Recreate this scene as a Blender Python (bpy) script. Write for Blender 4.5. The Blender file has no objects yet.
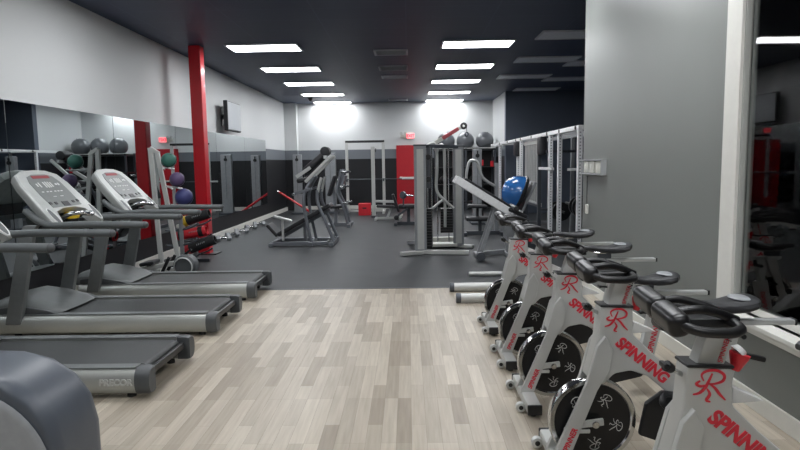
import bpy, bmesh, math, random
from mathutils import Vector, Matrix, Euler
random.seed(7)
SC = bpy.context.scene
COL = SC.collection
R = math.radians

# ---------------------------------------------------------------- camera, world, exposure
cam_d = bpy.data.cameras.new('camera')
cam_d.sensor_width = 36.0
cam_d.lens = 590 / 800 * 36.0
cam_d.clip_start = 0.05
cam = bpy.data.objects.new('camera', cam_d)
COL.objects.link(cam)
cam.matrix_world = (Matrix.Translation((0, 0, 1.53)) @ Matrix.Rotation(R(0.85), 4, 'Z')
                    @ Matrix.Rotation(R(84.0), 4, 'X') @ Matrix.Rotation(R(-0.9), 4, 'Z'))
SC.camera = cam
world = bpy.data.worlds.new('world')
SC.world = world
world.use_nodes = True
world.node_tree.nodes['Background'].inputs[0].default_value = (0.02, 0.022, 0.026, 1)
world.node_tree.nodes['Background'].inputs[1].default_value = 0.5
SC.view_settings.view_transform = 'Standard'
SC.view_settings.look = 'None'
SC.view_settings.gamma = 1
SC.view_settings.exposure = 1.2
LIGHT_STRENGTH = 9.0          # ceiling light diffusers

# ---------------------------------------------------------------- materials
def lin(c):
    c = c / 255.0
    return c / 12.92 if c <= 0.04045 else ((c + 0.055) / 1.055) ** 2.4
def rgb(r, g, b): return (lin(r), lin(g), lin(b), 1)

def mat(name, col, rough=0.5, metal=0.0, var=0.06, scale=18.0, bump=0.0, coat=0.0):
    m = bpy.data.materials.new(name); m.use_nodes = True
    nt = m.node_tree; b = nt.nodes['Principled BSDF']
    b.inputs['Roughness'].default_value = rough
    b.inputs['Metallic'].default_value = metal
    b.inputs['Coat Weight'].default_value = coat
    tc = nt.nodes.new('ShaderNodeTexCoord'); n = nt.nodes.new('ShaderNodeTexNoise')
    n.inputs['Scale'].default_value = scale; n.inputs['Detail'].default_value = 3
    nt.links.new(tc.outputs['Object'], n.inputs['Vector'])
    r = nt.nodes.new('ShaderNodeValToRGB')
    c = rgb(*col)
    r.color_ramp.elements[0].position = 0.3; r.color_ramp.elements[1].position = 0.7
    r.color_ramp.elements[0].color = tuple(x * (1 - var) for x in c[:3]) + (1,)
    r.color_ramp.elements[1].color = tuple(min(1, x * (1 + var)) for x in c[:3]) + (1,)
    nt.links.new(n.outputs['Fac'], r.inputs['Fac'])
    nt.links.new(r.outputs['Color'], b.inputs['Base Color'])
    if bump:
        bp = nt.nodes.new('ShaderNodeBump'); bp.inputs['Strength'].default_value = bump
        bp.inputs['Distance'].default_value = 0.003
        nt.links.new(n.outputs['Fac'], bp.inputs['Height']); nt.links.new(bp.outputs['Normal'], b.inputs['Normal'])
    return m

def emit(name, col, s):
    m = bpy.data.materials.new(name); m.use_nodes = True
    b = m.node_tree.nodes['Principled BSDF']
    b.inputs['Base Color'].default_value = rgb(*col)
    b.inputs['Emission Color'].default_value = rgb(*col)
    b.inputs['Emission Strength'].default_value = s
    return m

def wood_floor():
    m = bpy.data.materials.new('wood_plank_floor'); m.use_nodes = True
    nt = m.node_tree; N = nt.nodes.new; L = nt.links.new; b = nt.nodes['Principled BSDF']
    tc = N('ShaderNodeTexCoord'); mp = N('ShaderNodeMapping')
    mp.inputs['Rotation'].default_value = (0, 0, R(90))
    L(tc.outputs['Object'], mp.inputs['Vector'])
    def bricks(w, h, c1, c2, mort, off):
        k = N('ShaderNodeTexBrick'); k.offset = off; k.offset_frequency = 3; k.squash = 1.0
        k.inputs['Scale'].default_value = 1.0
        k.inputs['Brick Width'].default_value = w; k.inputs['Row Height'].default_value = h
        k.inputs['Mortar Size'].default_value = mort; k.inputs['Mortar Smooth'].default_value = 0.3
        k.inputs['Color1'].default_value = c1; k.inputs['Color2'].default_value = c2
        k.inputs['Mortar'].default_value = rgb(120, 106, 92); L(mp.outputs['Vector'], k.inputs['Vector']); return k
    k1 = bricks(0.62, 0.085, rgb(*WOOD_LIGHT), rgb(*WOOD_DARK), 0.0006, 0.37)
    k2 = bricks(1.24, 0.17, (1, 1, 1, 1), (0.80, 0.79, 0.78, 1), 0.0008, 0.43)
    k2.inputs['Mortar'].default_value = (0.72, 0.7, 0.68, 1)
    mx = N('ShaderNodeMix'); mx.data_type = 'RGBA'; mx.blend_type = 'MULTIPLY'; mx.inputs[0].default_value = 0.8
    L(k1.outputs['Color'], mx.inputs[6]); L(k2.outputs['Color'], mx.inputs[7])
    mp2 = N('ShaderNodeMapping'); mp2.inputs['Scale'].default_value = (22, 1.3, 1)
    L(tc.outputs['Object'], mp2.inputs['Vector'])
    n = N('ShaderNodeTexNoise'); n.inputs['Scale'].default_value = 2.0; n.inputs['Detail'].default_value = 6
    L(mp2.outputs['Vector'], n.inputs['Vector'])
    r = N('ShaderNodeValToRGB'); r.color_ramp.elements[0].position = 0.25; r.color_ramp.elements[1].position = 0.8
    r.color_ramp.elements[0].color = (0.72, 0.70, 0.67, 1); r.color_ramp.elements[1].color = (1.1, 1.1, 1.1, 1)
    L(n.outputs['Fac'], r.inputs['Fac'])
    mx2 = N('ShaderNodeMix'); mx2.data_type = 'RGBA'; mx2.blend_type = 'MULTIPLY'; mx2.inputs[0].default_value = 0.75
    L(mx.outputs[2], mx2.inputs[6]); L(r.outputs['Color'], mx2.inputs[7])
    L(mx2.outputs[2], b.inputs['Base Color'])
    b.inputs['Roughness'].default_value = 0.42
    return m

def rubber_floor():
    m = mat('rubber_floor', (45, 48, 50), 0.55, 0, 0.12, 3.0)
    nt = m.node_tree; N = nt.nodes.new; L = nt.links.new; b = nt.nodes['Principled BSDF']
    tc = N('ShaderNodeTexCoord'); v = N('ShaderNodeTexVoronoi'); v.inputs['Scale'].default_value = 60
    L(tc.outputs['Object'], v.inputs['Vector'])
    r = N('ShaderNodeValToRGB'); r.color_ramp.elements[0].position = 0.06; r.color_ramp.elements[1].position = 0.1
    r.color_ramp.elements[0].color = (1.8, 1.8, 1.85, 1); r.color_ramp.elements[1].color = (1, 1, 1, 1)
    L(v.outputs['Distance'], r.inputs['Fac'])
    old = b.inputs['Base Color'].links[0].from_socket
    mx = N('ShaderNodeMix'); mx.data_type = 'RGBA'; mx.blend_type = 'MULTIPLY'; mx.inputs[0].default_value = 1
    L(old, mx.inputs[6]); L(r.outputs['Color'], mx.inputs[7]); L(mx.outputs[2], b.inputs['Base Color'])
    return m

def ceiling_mat():
    m = bpy.data.materials.new('dark_ceiling_tiles'); m.use_nodes = True
    nt = m.node_tree; N = nt.nodes.new; L = nt.links.new; b = nt.nodes['Principled BSDF']
    tc = N('ShaderNodeTexCoord'); k = N('ShaderNodeTexBrick'); k.offset = 0.0
    k.inputs['Scale'].default_value = 1; k.inputs['Brick Width'].default_value = 1.22; k.inputs['Row Height'].default_value = 0.61
    k.inputs['Mortar Size'].default_value = 0.008; k.inputs['Color1'].default_value = rgb(*CEIL); k.inputs['Color2'].default_value = rgb(CEIL[0]+3, CEIL[1]+3, CEIL[2]+3)
    k.inputs['Mortar'].default_value = rgb(CEIL[0]+14, CEIL[1]+14, CEIL[2]+14)
    L(tc.outputs['Object'], k.inputs['Vector']); L(k.outputs['Color'], b.inputs['Base Color'])
    b.inputs['Roughness'].default_value = 0.5
    return m

def band_wall():
    # painted wall: black below, grey stripe, white above
    m = bpy.data.materials.new('banded_wall_paint'); m.use_nodes = True
    nt = m.node_tree; N = nt.nodes.new; L = nt.links.new; b = nt.nodes['Principled BSDF']
    tc = N('ShaderNodeTexCoord'); s = N('ShaderNodeSeparateXYZ'); L(tc.outputs['Object'], s.inputs[0])
    d = N('ShaderNodeMath'); d.operation = 'DIVIDE'; d.inputs[1].default_value = 4.0; L(s.outputs['Z'], d.inputs[0])
    r = N('ShaderNodeValToRGB'); r.color_ramp.interpolation = 'CONSTANT'
    e = r.color_ramp.elements; e[0].color = rgb(*BAND_LOW); e[1].position = 1.68 / 4; e[1].color = rgb(*BAND_MID)
    x = e.new(2.0 / 4); x.color = rgb(*WHITE)
    L(d.outputs[0], r.inputs['Fac']); L(r.outputs['Color'], b.inputs['Base Color'])
    n = N('ShaderNodeTexNoise'); n.inputs['Scale'].default_value = 90; bp = N('ShaderNodeBump'); bp.inputs['Strength'].default_value = 0.05
    L(tc.outputs['Object'], n.inputs['Vector']); L(n.outputs['Fac'], bp.inputs['Height']); L(bp.outputs['Normal'], b.inputs['Normal'])
    b.inputs['Roughness'].default_value = 0.6
    return m

def glass_mat():
    m = bpy.data.materials.new('window_glass'); m.use_nodes = True
    nt = m.node_tree; N = nt.nodes.new; L = nt.links.new
    nt.nodes.remove(nt.nodes['Principled BSDF']); out = nt.nodes['Material Output']
    f = N('ShaderNodeFresnel'); f.inputs['IOR'].default_value = 1.6
    g = N('ShaderNodeBsdfGlossy'); g.inputs['Roughness'].default_value = 0.02
    t = N('ShaderNodeBsdfTransparent'); t.inputs['Color'].default_value = (0.8, 0.83, 0.83, 1)
    n = N('ShaderNodeTexNoise'); n.inputs['Scale'].default_value = 4
    mx = N('ShaderNodeMixShader'); L(f.outputs[0], mx.inputs[0]); L(t.outputs[0], mx.inputs[1]); L(g.outputs[0], mx.inputs[2])
    L(mx.outputs[0], out.inputs['Surface'])
    return m

def mirror_mat():
    m = mat('mirror_glass', (188, 194, 195), 0.0, 1.0, 0.01, 1.0)
    return m

def perforated(name, col, hole=0.05):
    m = mat(name, col, 0.35, 0.15)
    nt = m.node_tree; N = nt.nodes.new; L = nt.links.new; b = nt.nodes['Principled BSDF']
    tc = N('ShaderNodeTexCoord'); s = N('ShaderNodeSeparateXYZ'); L(tc.outputs['Object'], s.inputs[0])
    a = N('ShaderNodeMath'); a.operation = 'MULTIPLY'; a.inputs[1].default_value = 1 / hole; L(s.outputs['Z'], a.inputs[0])
    f = N('ShaderNodeMath'); f.operation = 'FRACT'; L(a.outputs[0], f.inputs[0])
    lt = N('ShaderNodeMath'); lt.operation = 'LESS_THAN'; lt.inputs[1].default_value = 0.3; L(f.outputs[0], lt.inputs[0])
    uvw = N('ShaderNodeMath'); uvw.operation = 'ABSOLUTE'; L(s.outputs['X'], uvw.inputs[0])
    lx = N('ShaderNodeMath'); lx.operation = 'LESS_THAN'; lx.inputs[1].default_value = 0.011; L(uvw.outputs[0], lx.inputs[0])
    mu = N('ShaderNodeMath'); mu.operation = 'MULTIPLY'; L(lt.outputs[0], mu.inputs[0]); L(lx.outputs[0], mu.inputs[1])
    old = b.inputs['Base Color'].links[0].from_socket
    mx = N('ShaderNodeMix'); mx.data_type = 'RGBA'; L(mu.outputs[0], mx.inputs[0]); L(old, mx.inputs[6]); mx.inputs[7].default_value = rgb(128, 130, 134)
    L(mx.outputs[2], b.inputs['Base Color'])
    return m

WOOD_LIGHT = (203, 194, 178); WOOD_DARK = (165, 154, 138)
CEIL = (50, 60, 86); WHITE = (214, 216, 216); BAND_LOW = (17, 18, 23); BAND_MID = (112, 117, 123)
M = dict(
    wood=wood_floor(), rubber=rubber_floor(), ceiling=ceiling_mat(), band=band_wall(), mirror=mirror_mat(), glass=glass_mat(),
    grey_wall=mat('grey_wall_paint', (122, 125, 122), 0.42, 0, 0.03, 1.2), navy=mat('dark_navy_wall', (88, 96, 109), 0.6, 0, 0.05, 1.0),
    dark_room=mat('dark_room_paint', (40, 42, 46), 0.8), white_paint=mat('white_trim_paint', (222, 221, 214), 0.4, 0, 0.02),
    jamb=mat('window_jamb_paint', (176, 177, 172), 0.45, 0, 0.02),
    diffuser=emit('light_diffuser', (250, 252, 255), LIGHT_STRENGTH), unlit=mat('unlit_diffuser', (222, 226, 234), 0.4, 0, 0.03),
    fixture=mat('fixture_metal', (190, 192, 196), 0.4, 0.2), vent=mat('vent_grey', (205, 208, 214), 0.5), vent_in=mat('vent_dark', (96, 99, 106), 0.6),
    red=mat('red_enamel', (196, 22, 36), 0.3, 0, 0.03, 3, 0, 0.3), red_door=mat('red_door_paint', (186, 24, 38), 0.4, 0, 0.04, 3),
    red_plastic=mat('red_plastic', (206, 40, 52), 0.4), red_ink=mat('red_lettering', (208, 46, 62), 0.45, 0, 0.02),
    silver=mat('silver_powder_coat', (190, 191, 188), 0.38, 0.2, 0.04, 6, 0, 0.1), silver_lt=mat('light_silver', (196, 198, 196), 0.33, 0.35, 0.03, 6),
    grey_metal=mat('grey_powder_coat', (146, 149, 152), 0.42, 0.3), dark_metal=mat('charcoal_steel', (78, 82, 88), 0.4, 0.35),
    chrome=mat('chrome', (205, 206, 206), 0.14, 1.0, 0.02), black=mat('black_plastic', (26, 27, 29), 0.38, 0, 0.1),
    black_pad=mat('black_vinyl', (36, 37, 40), 0.42, 0, 0.1, 30, 0.05), black_gloss=mat('glossy_black_grip', (20, 20, 22), 0.33, 0, 0.1),
    rubber_black=mat('black_rubber', (30, 31, 33), 0.6, 0, 0.15, 40, 0.1),
    tread_grey=mat('treadmill_grey_plastic', (108, 111, 111), 0.42, 0.05), tread_lt=mat('treadmill_light_plastic', (172, 175, 173), 0.36, 0.1),
    tread_face=mat('treadmill_console_face', (108, 112, 111), 0.4), tread_rail=mat('treadmill_rail_silver', (168, 170, 166), 0.34, 0.4, 0.03, 4),
    tread_dark=mat('treadmill_dark_plastic', (76, 79, 81), 0.45), belt=mat('treadmill_belt', (58, 60, 60), 0.5, 0, 0.1, 60),
    rail_grip=mat('handrail_foam', (92, 96, 97), 0.45, 0, 0.05), slot=mat('console_slot', (34, 36, 38), 0.5),
    slate=mat('slate_plastic', (80, 86, 95), 0.36, 0, 0.05, 8), slate_lt=mat('pale_grey_panel', (150, 153, 156), 0.4),
    display=emit('red_display', (120, 16, 24), 0.08), keyink=mat('key_marks', (212, 214, 212), 0.4),
    white_steel=mat('white_powder_steel', (240, 241, 242), 0.35, 0.1), perf=perforated('white_perforated_steel', (244, 245, 247)),
    ball_grey=mat('grey_vinyl_ball', (104, 107, 111), 0.3, 0, 0.04, 4), teal=mat('teal_ball', (56, 108, 96), 0.5), purple=mat('purple_ball', (88, 70, 106), 0.5),
    blue=mat('blue_ball', (52, 56, 108), 0.5), bosu=mat('blue_dome_vinyl', (48, 108, 176), 0.2, 0, 0.04, 4, 0, 0.4), yellow=mat('yellow_plastic', (214, 178, 42), 0.45),
    tv_body=mat('tv_black_case', (30, 31, 34), 0.4), tv_screen_reflection=emit('tv_screen_reflection', (150, 154, 158), 0.16), exit_face=emit('exit_sign_face', (255, 128, 132), 1.2), exit_ink=emit('exit_sign_letters', (235, 30, 44), 1.5),  # television's pale glow stands in for room light reflected on its screen
    cream=mat('pale_plastic', (206, 206, 198), 0.4), box_grey=mat('clear_cover_grey', (172, 174, 176), 0.25), white_ink=mat('white_marking', (206, 206, 204), 0.5),
    jib_red=mat('faded_red_paint', (200, 92, 98), 0.4), gunmetal=mat('gunmetal_steel', (116, 120, 126), 0.36, 0.25),
    tan=mat('sandy_tag', (210, 196, 160), 0.5))

# ---------------------------------------------------------------- mesh building
def basis(axis):
    a = Vector(axis).normalized()
    h = Vector((0, 0, 1)) if abs(a.z) < 0.9 else Vector((1, 0, 0))
    u = a.cross(h).normalized(); v = a.cross(u).normalized()
    return u, v, a

class MB:
    def __init__(s): s.bm = bmesh.new()
    def merge(s, t, mx=None):
        if mx is not None: bmesh.ops.transform(t, matrix=mx, verts=t.verts)
        me = bpy.data.meshes.new('tmp'); t.to_mesh(me); t.free(); s.bm.from_mesh(me); bpy.data.meshes.remove(me); return s
    def box(s, c, size, rot=(0, 0, 0), bev=0.0, seg=2):
        t = bmesh.new(); bmesh.ops.create_cube(t, size=1)
        bmesh.ops.scale(t, vec=size, verts=t.verts)
        bev = min(bev, 0.45 * min(size))
        if bev > 0: bmesh.ops.bevel(t, geom=t.edges[:], offset=bev, segments=seg, profile=0.5, affect='EDGES')
        return s.merge(t, Matrix.Translation(c) @ Euler(rot).to_matrix().to_4x4())
    def bar(s, p0, p1, w, h, bev=0.004, up=(0, 0, 1)):
        # rectangular bar from p0 to p1: w across, h along 'up'
        p0, p1 = Vector(p0), Vector(p1); a = (p1 - p0); L = a.length; a.normalize(); upv = Vector(up)
        if abs(a.dot(upv)) > 0.98: upv = Vector((0, 1, 0))
        sd = upv.cross(a).normalized(); u = a.cross(sd).normalized()
        t = bmesh.new(); bmesh.ops.create_cube(t, size=1); bmesh.ops.scale(t, vec=(L, w, h), verts=t.verts)
        bev = min(bev, 0.45 * min(w, h))
        if bev > 0: bmesh.ops.bevel(t, geom=t.edges[:], offset=bev, segments=2, profile=0.5, affect='EDGES')
        mx = Matrix((a, sd, u)).transposed().to_4x4(); mx.translation = (p0 + p1) / 2
        return s.merge(t, mx)
    def cyl(s, p0, p1, r, r2=None, n=20, bev=0.0):
        p0, p1 = Vector(p0), Vector(p1); L = (p1 - p0).length; r2 = r if r2 is None else r2
        if bev > 0: prof = [(0, 0), (r - bev, 0), (r - bev * .3, bev * .3), (r, bev), (r2, L - bev), (r2 - bev * .3, L - bev * .3), (r2 - bev, L), (0, L)]
        else: prof = [(0, 0), (r, 0), (r2, L), (0, L)]
        return s.lathe(prof, p0, p1 - p0, n)
    def lathe(s, prof, p0, axis, n=24):
        u, v, a = basis(axis); p0 = Vector(p0); bm = s.bm; rings = []
        for r, h in prof:
            if r < 1e-6: rings.append([bm.verts.new(p0 + a * h)])
            else: rings.append([bm.verts.new(p0 + a * h + (u * math.cos(2 * math.pi * i / n) + v * math.sin(2 * math.pi * i / n)) * r) for i in range(n)])
        for A, B in zip(rings, rings[1:]):
            for i in range(n):
                j = (i + 1) % n
                if len(A) == 1 and len(B) == 1: continue
                if len(A) == 1: bm.faces.new((A[0], B[j], B[i]))
                elif len(B) == 1: bm.faces.new((A[i], A[j], B[0]))
                else: bm.faces.new((A[i], A[j], B[j], B[i]))
        return s
    def tube(s, pts, r, n=10, closed=False, sm=0, flat=1.0):
        P = [Vector(p) for p in pts]
        if sm: P = smooth(P, sm, closed)
        bm = s.bm; N = len(P); rings = []
        def tan(i):
            if closed: return (P[(i + 1) % N] - P[i - 1]).normalized()
            if i == 0: return (P[1] - P[0]).normalized()
            if i == N - 1: return (P[-1] - P[-2]).normalized()
            return ((P[i + 1] - P[i]).normalized() + (P[i] - P[i - 1]).normalized()).normalized()
        u, v, a = basis(tan(0))
        for i in range(N):
            t = tan(i); u = (u - t * u.dot(t)).normalized(); v = t.cross(u)
            rr = r[min(i, len(r) - 1)] if isinstance(r, (list, tuple)) else r
            rings.append([bm.verts.new(P[i] + (u * math.cos(2 * math.pi * k / n) + v * math.sin(2 * math.pi * k / n) * flat) * rr) for k in range(n)])
        prs = list(zip(rings, rings[1:])) + ([(rings[-1], rings[0])] if closed else [])
        for A, B in prs:
            for k in range(n):
                bm.faces.new((A[k], A[(k + 1) % n], B[(k + 1) % n], B[k]))
        if not closed:
            bm.faces.new(rings[0][::-1]); bm.faces.new(rings[-1])
        return s
    def prism(s, poly, a0, a1, plane='xz', bev=0.0):
        t = bmesh.new()
        def mk(p, w):
            return {'xz': (p[0], w, p[1]), 'xy': (p[0], p[1], w), 'yz': (w, p[0], p[1])}[plane]
        A = [t.verts.new(mk(p, a0)) for p in poly]; B = [t.verts.new(mk(p, a1)) for p in poly]
        t.faces.new(A); t.faces.new(B[::-1]); n = len(poly)
        for i in range(n): t.faces.new((A[i], B[i], B[(i + 1) % n], A[(i + 1) % n]))
        bmesh.ops.recalc_face_normals(t, faces=t.faces[:])
        if bev > 0: bmesh.ops.bevel(t, geom=[e for e in t.edges if e.calc_face_angle(0) > 0.5], offset=bev, segments=2, profile=0.5, affect='EDGES')
        return s.merge(t)
    def loft(s, secs, cap=True):
        bm = s.bm; rings = [[bm.verts.new(p) for p in q] for q in secs]; n = len(rings[0])
        for A, B in zip(rings, rings[1:]):
            for i in range(n): bm.faces.new((A[i], A[(i + 1) % n], B[(i + 1) % n], B[i]))
        if cap: bm.faces.new(rings[0][::-1]); bm.faces.new(rings[-1])
        return s
    def ball(s, c, r, n=24):
        t = bmesh.new(); bmesh.ops.create_uvsphere(t, u_segments=n, v_segments=n // 2, radius=1)
        r = (r, r, r) if not isinstance(r, tuple) else r
        bmesh.ops.scale(t, vec=r, verts=t.verts); return s.merge(t, Matrix.Translation(c))
    def ribbon(s, strokes, o, u, v, sc, w, th=0.0015):
        # flat painted strokes on a surface (u right, v up), given in a unit square
        o, u, v = Vector(o), Vector(u).normalized(), Vector(v).normalized(); nrm = u.cross(v); bm = s.bm
        for st in strokes:
            P = smooth([Vector((a, b, 0)) for a, b in st], 4, False); n = len(P); q = []
            for i in range(n):
                t = (P[min(i + 1, n - 1)] - P[max(i - 1, 0)]).normalized(); sd = Vector((-t.y, t.x, 0))
                ww = w * (0.35 + 0.65 * math.sin(math.pi * (i + 0.6) / (n + 0.2))) / 2
                for k, z in ((1, th), (-1, th), (-1, -th), (1, -th)):
                    p = (P[i] + sd * ww * k) - Vector((0.5, 0.5, 0)); q.append(bm.verts.new(o + (u * p.x + v * p.y) * sc + nrm * z))
            for i in range(n - 1):
                a, b = q[4 * i:4 * i + 4], q[4 * i + 4:4 * i + 8]
                for k in range(4): bm.faces.new((a[k], a[(k + 1) % 4], b[(k + 1) % 4], b[k]))
            bm.faces.new(q[:4][::-1]); bm.faces.new(q[-4:])
        return s
    def build(s, name, m, parent=None, loc=None, angle=38):
        me = bpy.data.meshes.new(name)
        bmesh.ops.recalc_face_normals(s.bm, faces=s.bm.faces[:])
        s.bm.to_mesh(me); s.bm.free(); me.materials.append(m if not isinstance(m, str) else M[m])
        for p in me.polygons: p.use_smooth = True
        me.set_sharp_from_angle(angle=R(angle))
        o = bpy.data.objects.new(name, me); COL.objects.link(o)
        if parent is not None: o.parent = parent
        if loc is not None: o.location = loc
        w = o.modifiers.new('weighted_normals', 'WEIGHTED_NORMAL'); w.keep_sharp = True
        return o

def smooth(P, k, closed):
    out = []; N = len(P)
    for i in range(N if closed else N - 1):
        p0 = P[i - 1] if (closed or i > 0) else P[0]; p1 = P[i]; p2 = P[(i + 1) % N]
        p3 = P[(i + 2) % N] if (closed or i + 2 < N) else P[-1]
        for j in range(k):
            t = j / k
            out.append(0.5 * ((2 * p1) + (p2 - p0) * t + (2 * p0 - 5 * p1 + 4 * p2 - p3) * t * t + (3 * p1 - p0 - 3 * p2 + p3) * t ** 3))
    if not closed: out.append(P[-1])
    return out

def lettering(name, body, size, m, parent, o, u, v, th=0.002, align='LEFT', shear=0.0, bold=0.0, squeeze=1.0):
    cu = bpy.data.curves.new('tmp_text', 'FONT'); cu.body = body; cu.size = size; cu.extrude = th; cu.align_x = align; cu.shear = shear; cu.offset = bold
    to = bpy.data.objects.new('tmp_text', cu); COL.objects.link(to)
    dg = bpy.context.evaluated_depsgraph_get(); me = bpy.data.meshes.new_from_object(to.evaluated_get(dg))
    bpy.data.objects.remove(to); bpy.data.curves.remove(cu)
    u, v = Vector(u).normalized(), Vector(v); v = (v - u * v.dot(u)).normalized(); n = u.cross(v)
    mx = Matrix((u * squeeze, v, n)).transposed().to_4x4(); mx.translation = Vector(o)
    me.transform(mx); me.materials.clear(); me.materials.append(M[m]); me.name = name
    ob = bpy.data.objects.new(name, me); COL.objects.link(ob); ob.parent = parent
    return ob

def tag(o, label, cat, group=None, kind=None):
    o['label'] = label; o['category'] = cat
    if group: o['group'] = group
    if kind: o['kind'] = kind
    return o
def thing(name, label, cat, loc=(0, 0, 0), rz=0.0, group=None):
    o = bpy.data.objects.new(name, None); COL.objects.link(o); o.empty_display_size = 0.1
    o.location = loc; o.rotation_euler = (0, 0, rz)
    return tag(o, label, cat, group)
def struct(name, mb, m, parent=None):
    o = mb.build(name, m, parent)
    if parent is None: o['kind'] = 'structure'
    return o
def kids(o): return [c for c in bpy.data.objects if c.parent == o]
def dup(src, loc, label, rz=None):
    r = src.copy(); COL.objects.link(r); r.location = loc; r['label'] = label
    if rz is not None: r.rotation_euler = (0, 0, rz)
    for ch in kids(src):
        c = ch.copy(); COL.objects.link(c); c.parent = r
        for g in kids(ch):
            d = g.copy(); COL.objects.link(d); d.parent = c
    return r

# ================================================================ THE SETTING
XL, XR, YB, ZC, YW = -4.08, 2.10, 20.0, 3.55, 7.13    # left wall, right wall, back wall, ceiling, wood/rubber edge
XD = 6.5; YN = 17.6; XS = 2.86
s = struct
floor = MB().box((-.99, (YW - 3) / 2, -.05), (6.18, YW + 3, .1)); floor = s('floor', floor, 'wood')
s('floor', MB().box(((XL + XD) / 2, (YW + YB) / 2, -.05), (XD - XL, YB - YW, .1)), 'rubber')
s('trim_1', MB().box((-.99, YW, .002), (6.18, .035, .006), bev=.002), 'dark_metal')
s('ceiling', MB().box(((XL + XD) / 2, 8.5, ZC + .05), (XD - XL, 23, .1)), 'ceiling')
s('wall_left', MB().box((XL - .1, 8.5, ZC / 2), (.2, 23, ZC)), 'band')
s('wall_back', MB().box(((XL + XS) / 2, YB + .1, ZC / 2), (XS - XL + .2, .2, ZC)), 'band')
s('wall_back_corner', MB().box((XL + .16, YB - .14, ZC / 2), (.5, .28, ZC)), 'band')
s('wall_side', MB().box((XS + .1, (YN + YB) / 2, ZC / 2), (.2, YB - YN, ZC)), 'band')
s('wall_far_right', MB().box(((XS + XD) / 2, YN - .1, ZC / 2), (XD - XS, .2, ZC)), 'navy')
s('wall_side_right', MB().box((XD + .1, 12.3, ZC / 2), (.2, 10.6, ZC)), 'navy')
s('wall_front', MB().box(((XL + XR) / 2, -3.1, ZC / 2), (XR - XL, .2, ZC)), 'grey_wall')
# right wall with window opening
WY0, WY1, WZ0, WZ1 = 0.4, 3.78, 0.56, 3.05
wr = MB()
wr.box((XR + .1, (WY1 + YW) / 2, ZC / 2), (.2, YW - WY1, ZC)).box((XR + .1, (WY0 - 3) / 2, ZC / 2), (.2, WY0 + 3, ZC))
wr.box((XR + .1, (WY0 + WY1) / 2, WZ0 / 2), (.2, WY1 - WY0, WZ0)).box((XR + .1, (WY0 + WY1) / 2, (WZ1 + ZC) / 2), (.2, WY1 - WY0, ZC - WZ1))
s('wall_right', wr, 'grey_wall')
s('baseboard_right', MB().box((XR - .009, (YW - 3) / 2, .055), (.018, YW + 3, .11), bev=.004), 'white_paint')
s('baseboard_left', MB().box((XL + .015, 13.2, .06), (.03, 13.4, .12), bev=.005), 'white_paint')
s('baseboard_back', MB().box((-2.1, YB - .012, .06), (3.1, .024, .12), bev=.005), 'white_paint')
s('wall_partition', MB().box(((XR + .2 + XD) / 2, YW - .1, ZC / 2), (XD - XR - .2, .2, ZC)), 'dark_room')
dr = MB(); dr.box((5.5, 2, ZC / 2), (.2, 10, ZC)).box((3.9, -3.1, ZC / 2), (3.4, .2, ZC)).box((3.9, 2, -.05), (3.2, 10, .1))
s('wall_dark_room', dr, 'dark_room')
win = thing('window_1', '', ''); del win['label']; del win['category']; win['kind'] = 'structure'
win.location = (XR, WY1, WZ0)
wf = MB(); cx = -.01
wf.box((cx, .078, (WZ1 - WZ0) / 2 - .02), (.04, .175, WZ1 - WZ0 + .12), bev=.004)
wf.box((cx, (WY0 - WY1) - .06, (WZ1 - WZ0) / 2), (.04, .175, WZ1 - WZ0 + .12), bev=.004)
wf.box((cx, (WY0 - WY1) / 2, WZ1 - WZ0 + .06), (.04, WY1 - WY0, .12), bev=.004)
wf.build('window_frame', 'white_paint', win)
MB().box((.02, -.012, (WZ1 - WZ0) / 2), (.06, .024, WZ1 - WZ0), bev=.003).build('window_jamb', 'jamb', win)
ws = MB(); ws.box((-.03, (WY0 - WY1) / 2 - .02, -.015), (.14, WY1 - WY0, .03), bev=.005).box((.035, (WY0 - WY1) / 2, .03), (.03, WY1 - WY0 - .06, .05), bev=.004).box((-.045, (WY0 - WY1) / 2 - .02, -.055), (.03, WY1 - WY0, .05), bev=.004)
ws.build('window_sill', 'white_paint', win)
MB().box((.042, (WY0 - WY1) / 2 - .01, (WZ1 - WZ0) / 2 + .02), (.008, WY1 - WY0 - .07, WZ1 - WZ0 - .06), rot=(0, 0, R(.7))).build('window_pane', 'glass', win)
# red exit door in back wall
dr1 = thing('door_1', '', ''); del dr1['label']; del dr1['category']; dr1['kind'] = 'structure'
dr1.location = (.10, YB - .03, 0)
MB().box((0, 0, 1.03), (.84, .05, 2.06), bev=.004).build('door_panel', 'red_door', dr1)
MB().box((-.45, 0, 1.06), (.06, .06, 2.12)).box((.45, 0, 1.06), (.06, .06, 2.12)).box((0, 0, 2.09), (.96, .06, .06)).build('door_frame', 'red_door', dr1)
pb = MB(); pb.box((0, -.07, 1.03), (.74, .05, .07), bev=.01).box((-.34, -.045, 1.03), (.08, .06, .09), bev=.01).box((.34, -.045, 1.03), (.08, .06, .09), bev=.01)
pb.build('push_bar', 'cream', dr1)

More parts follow.
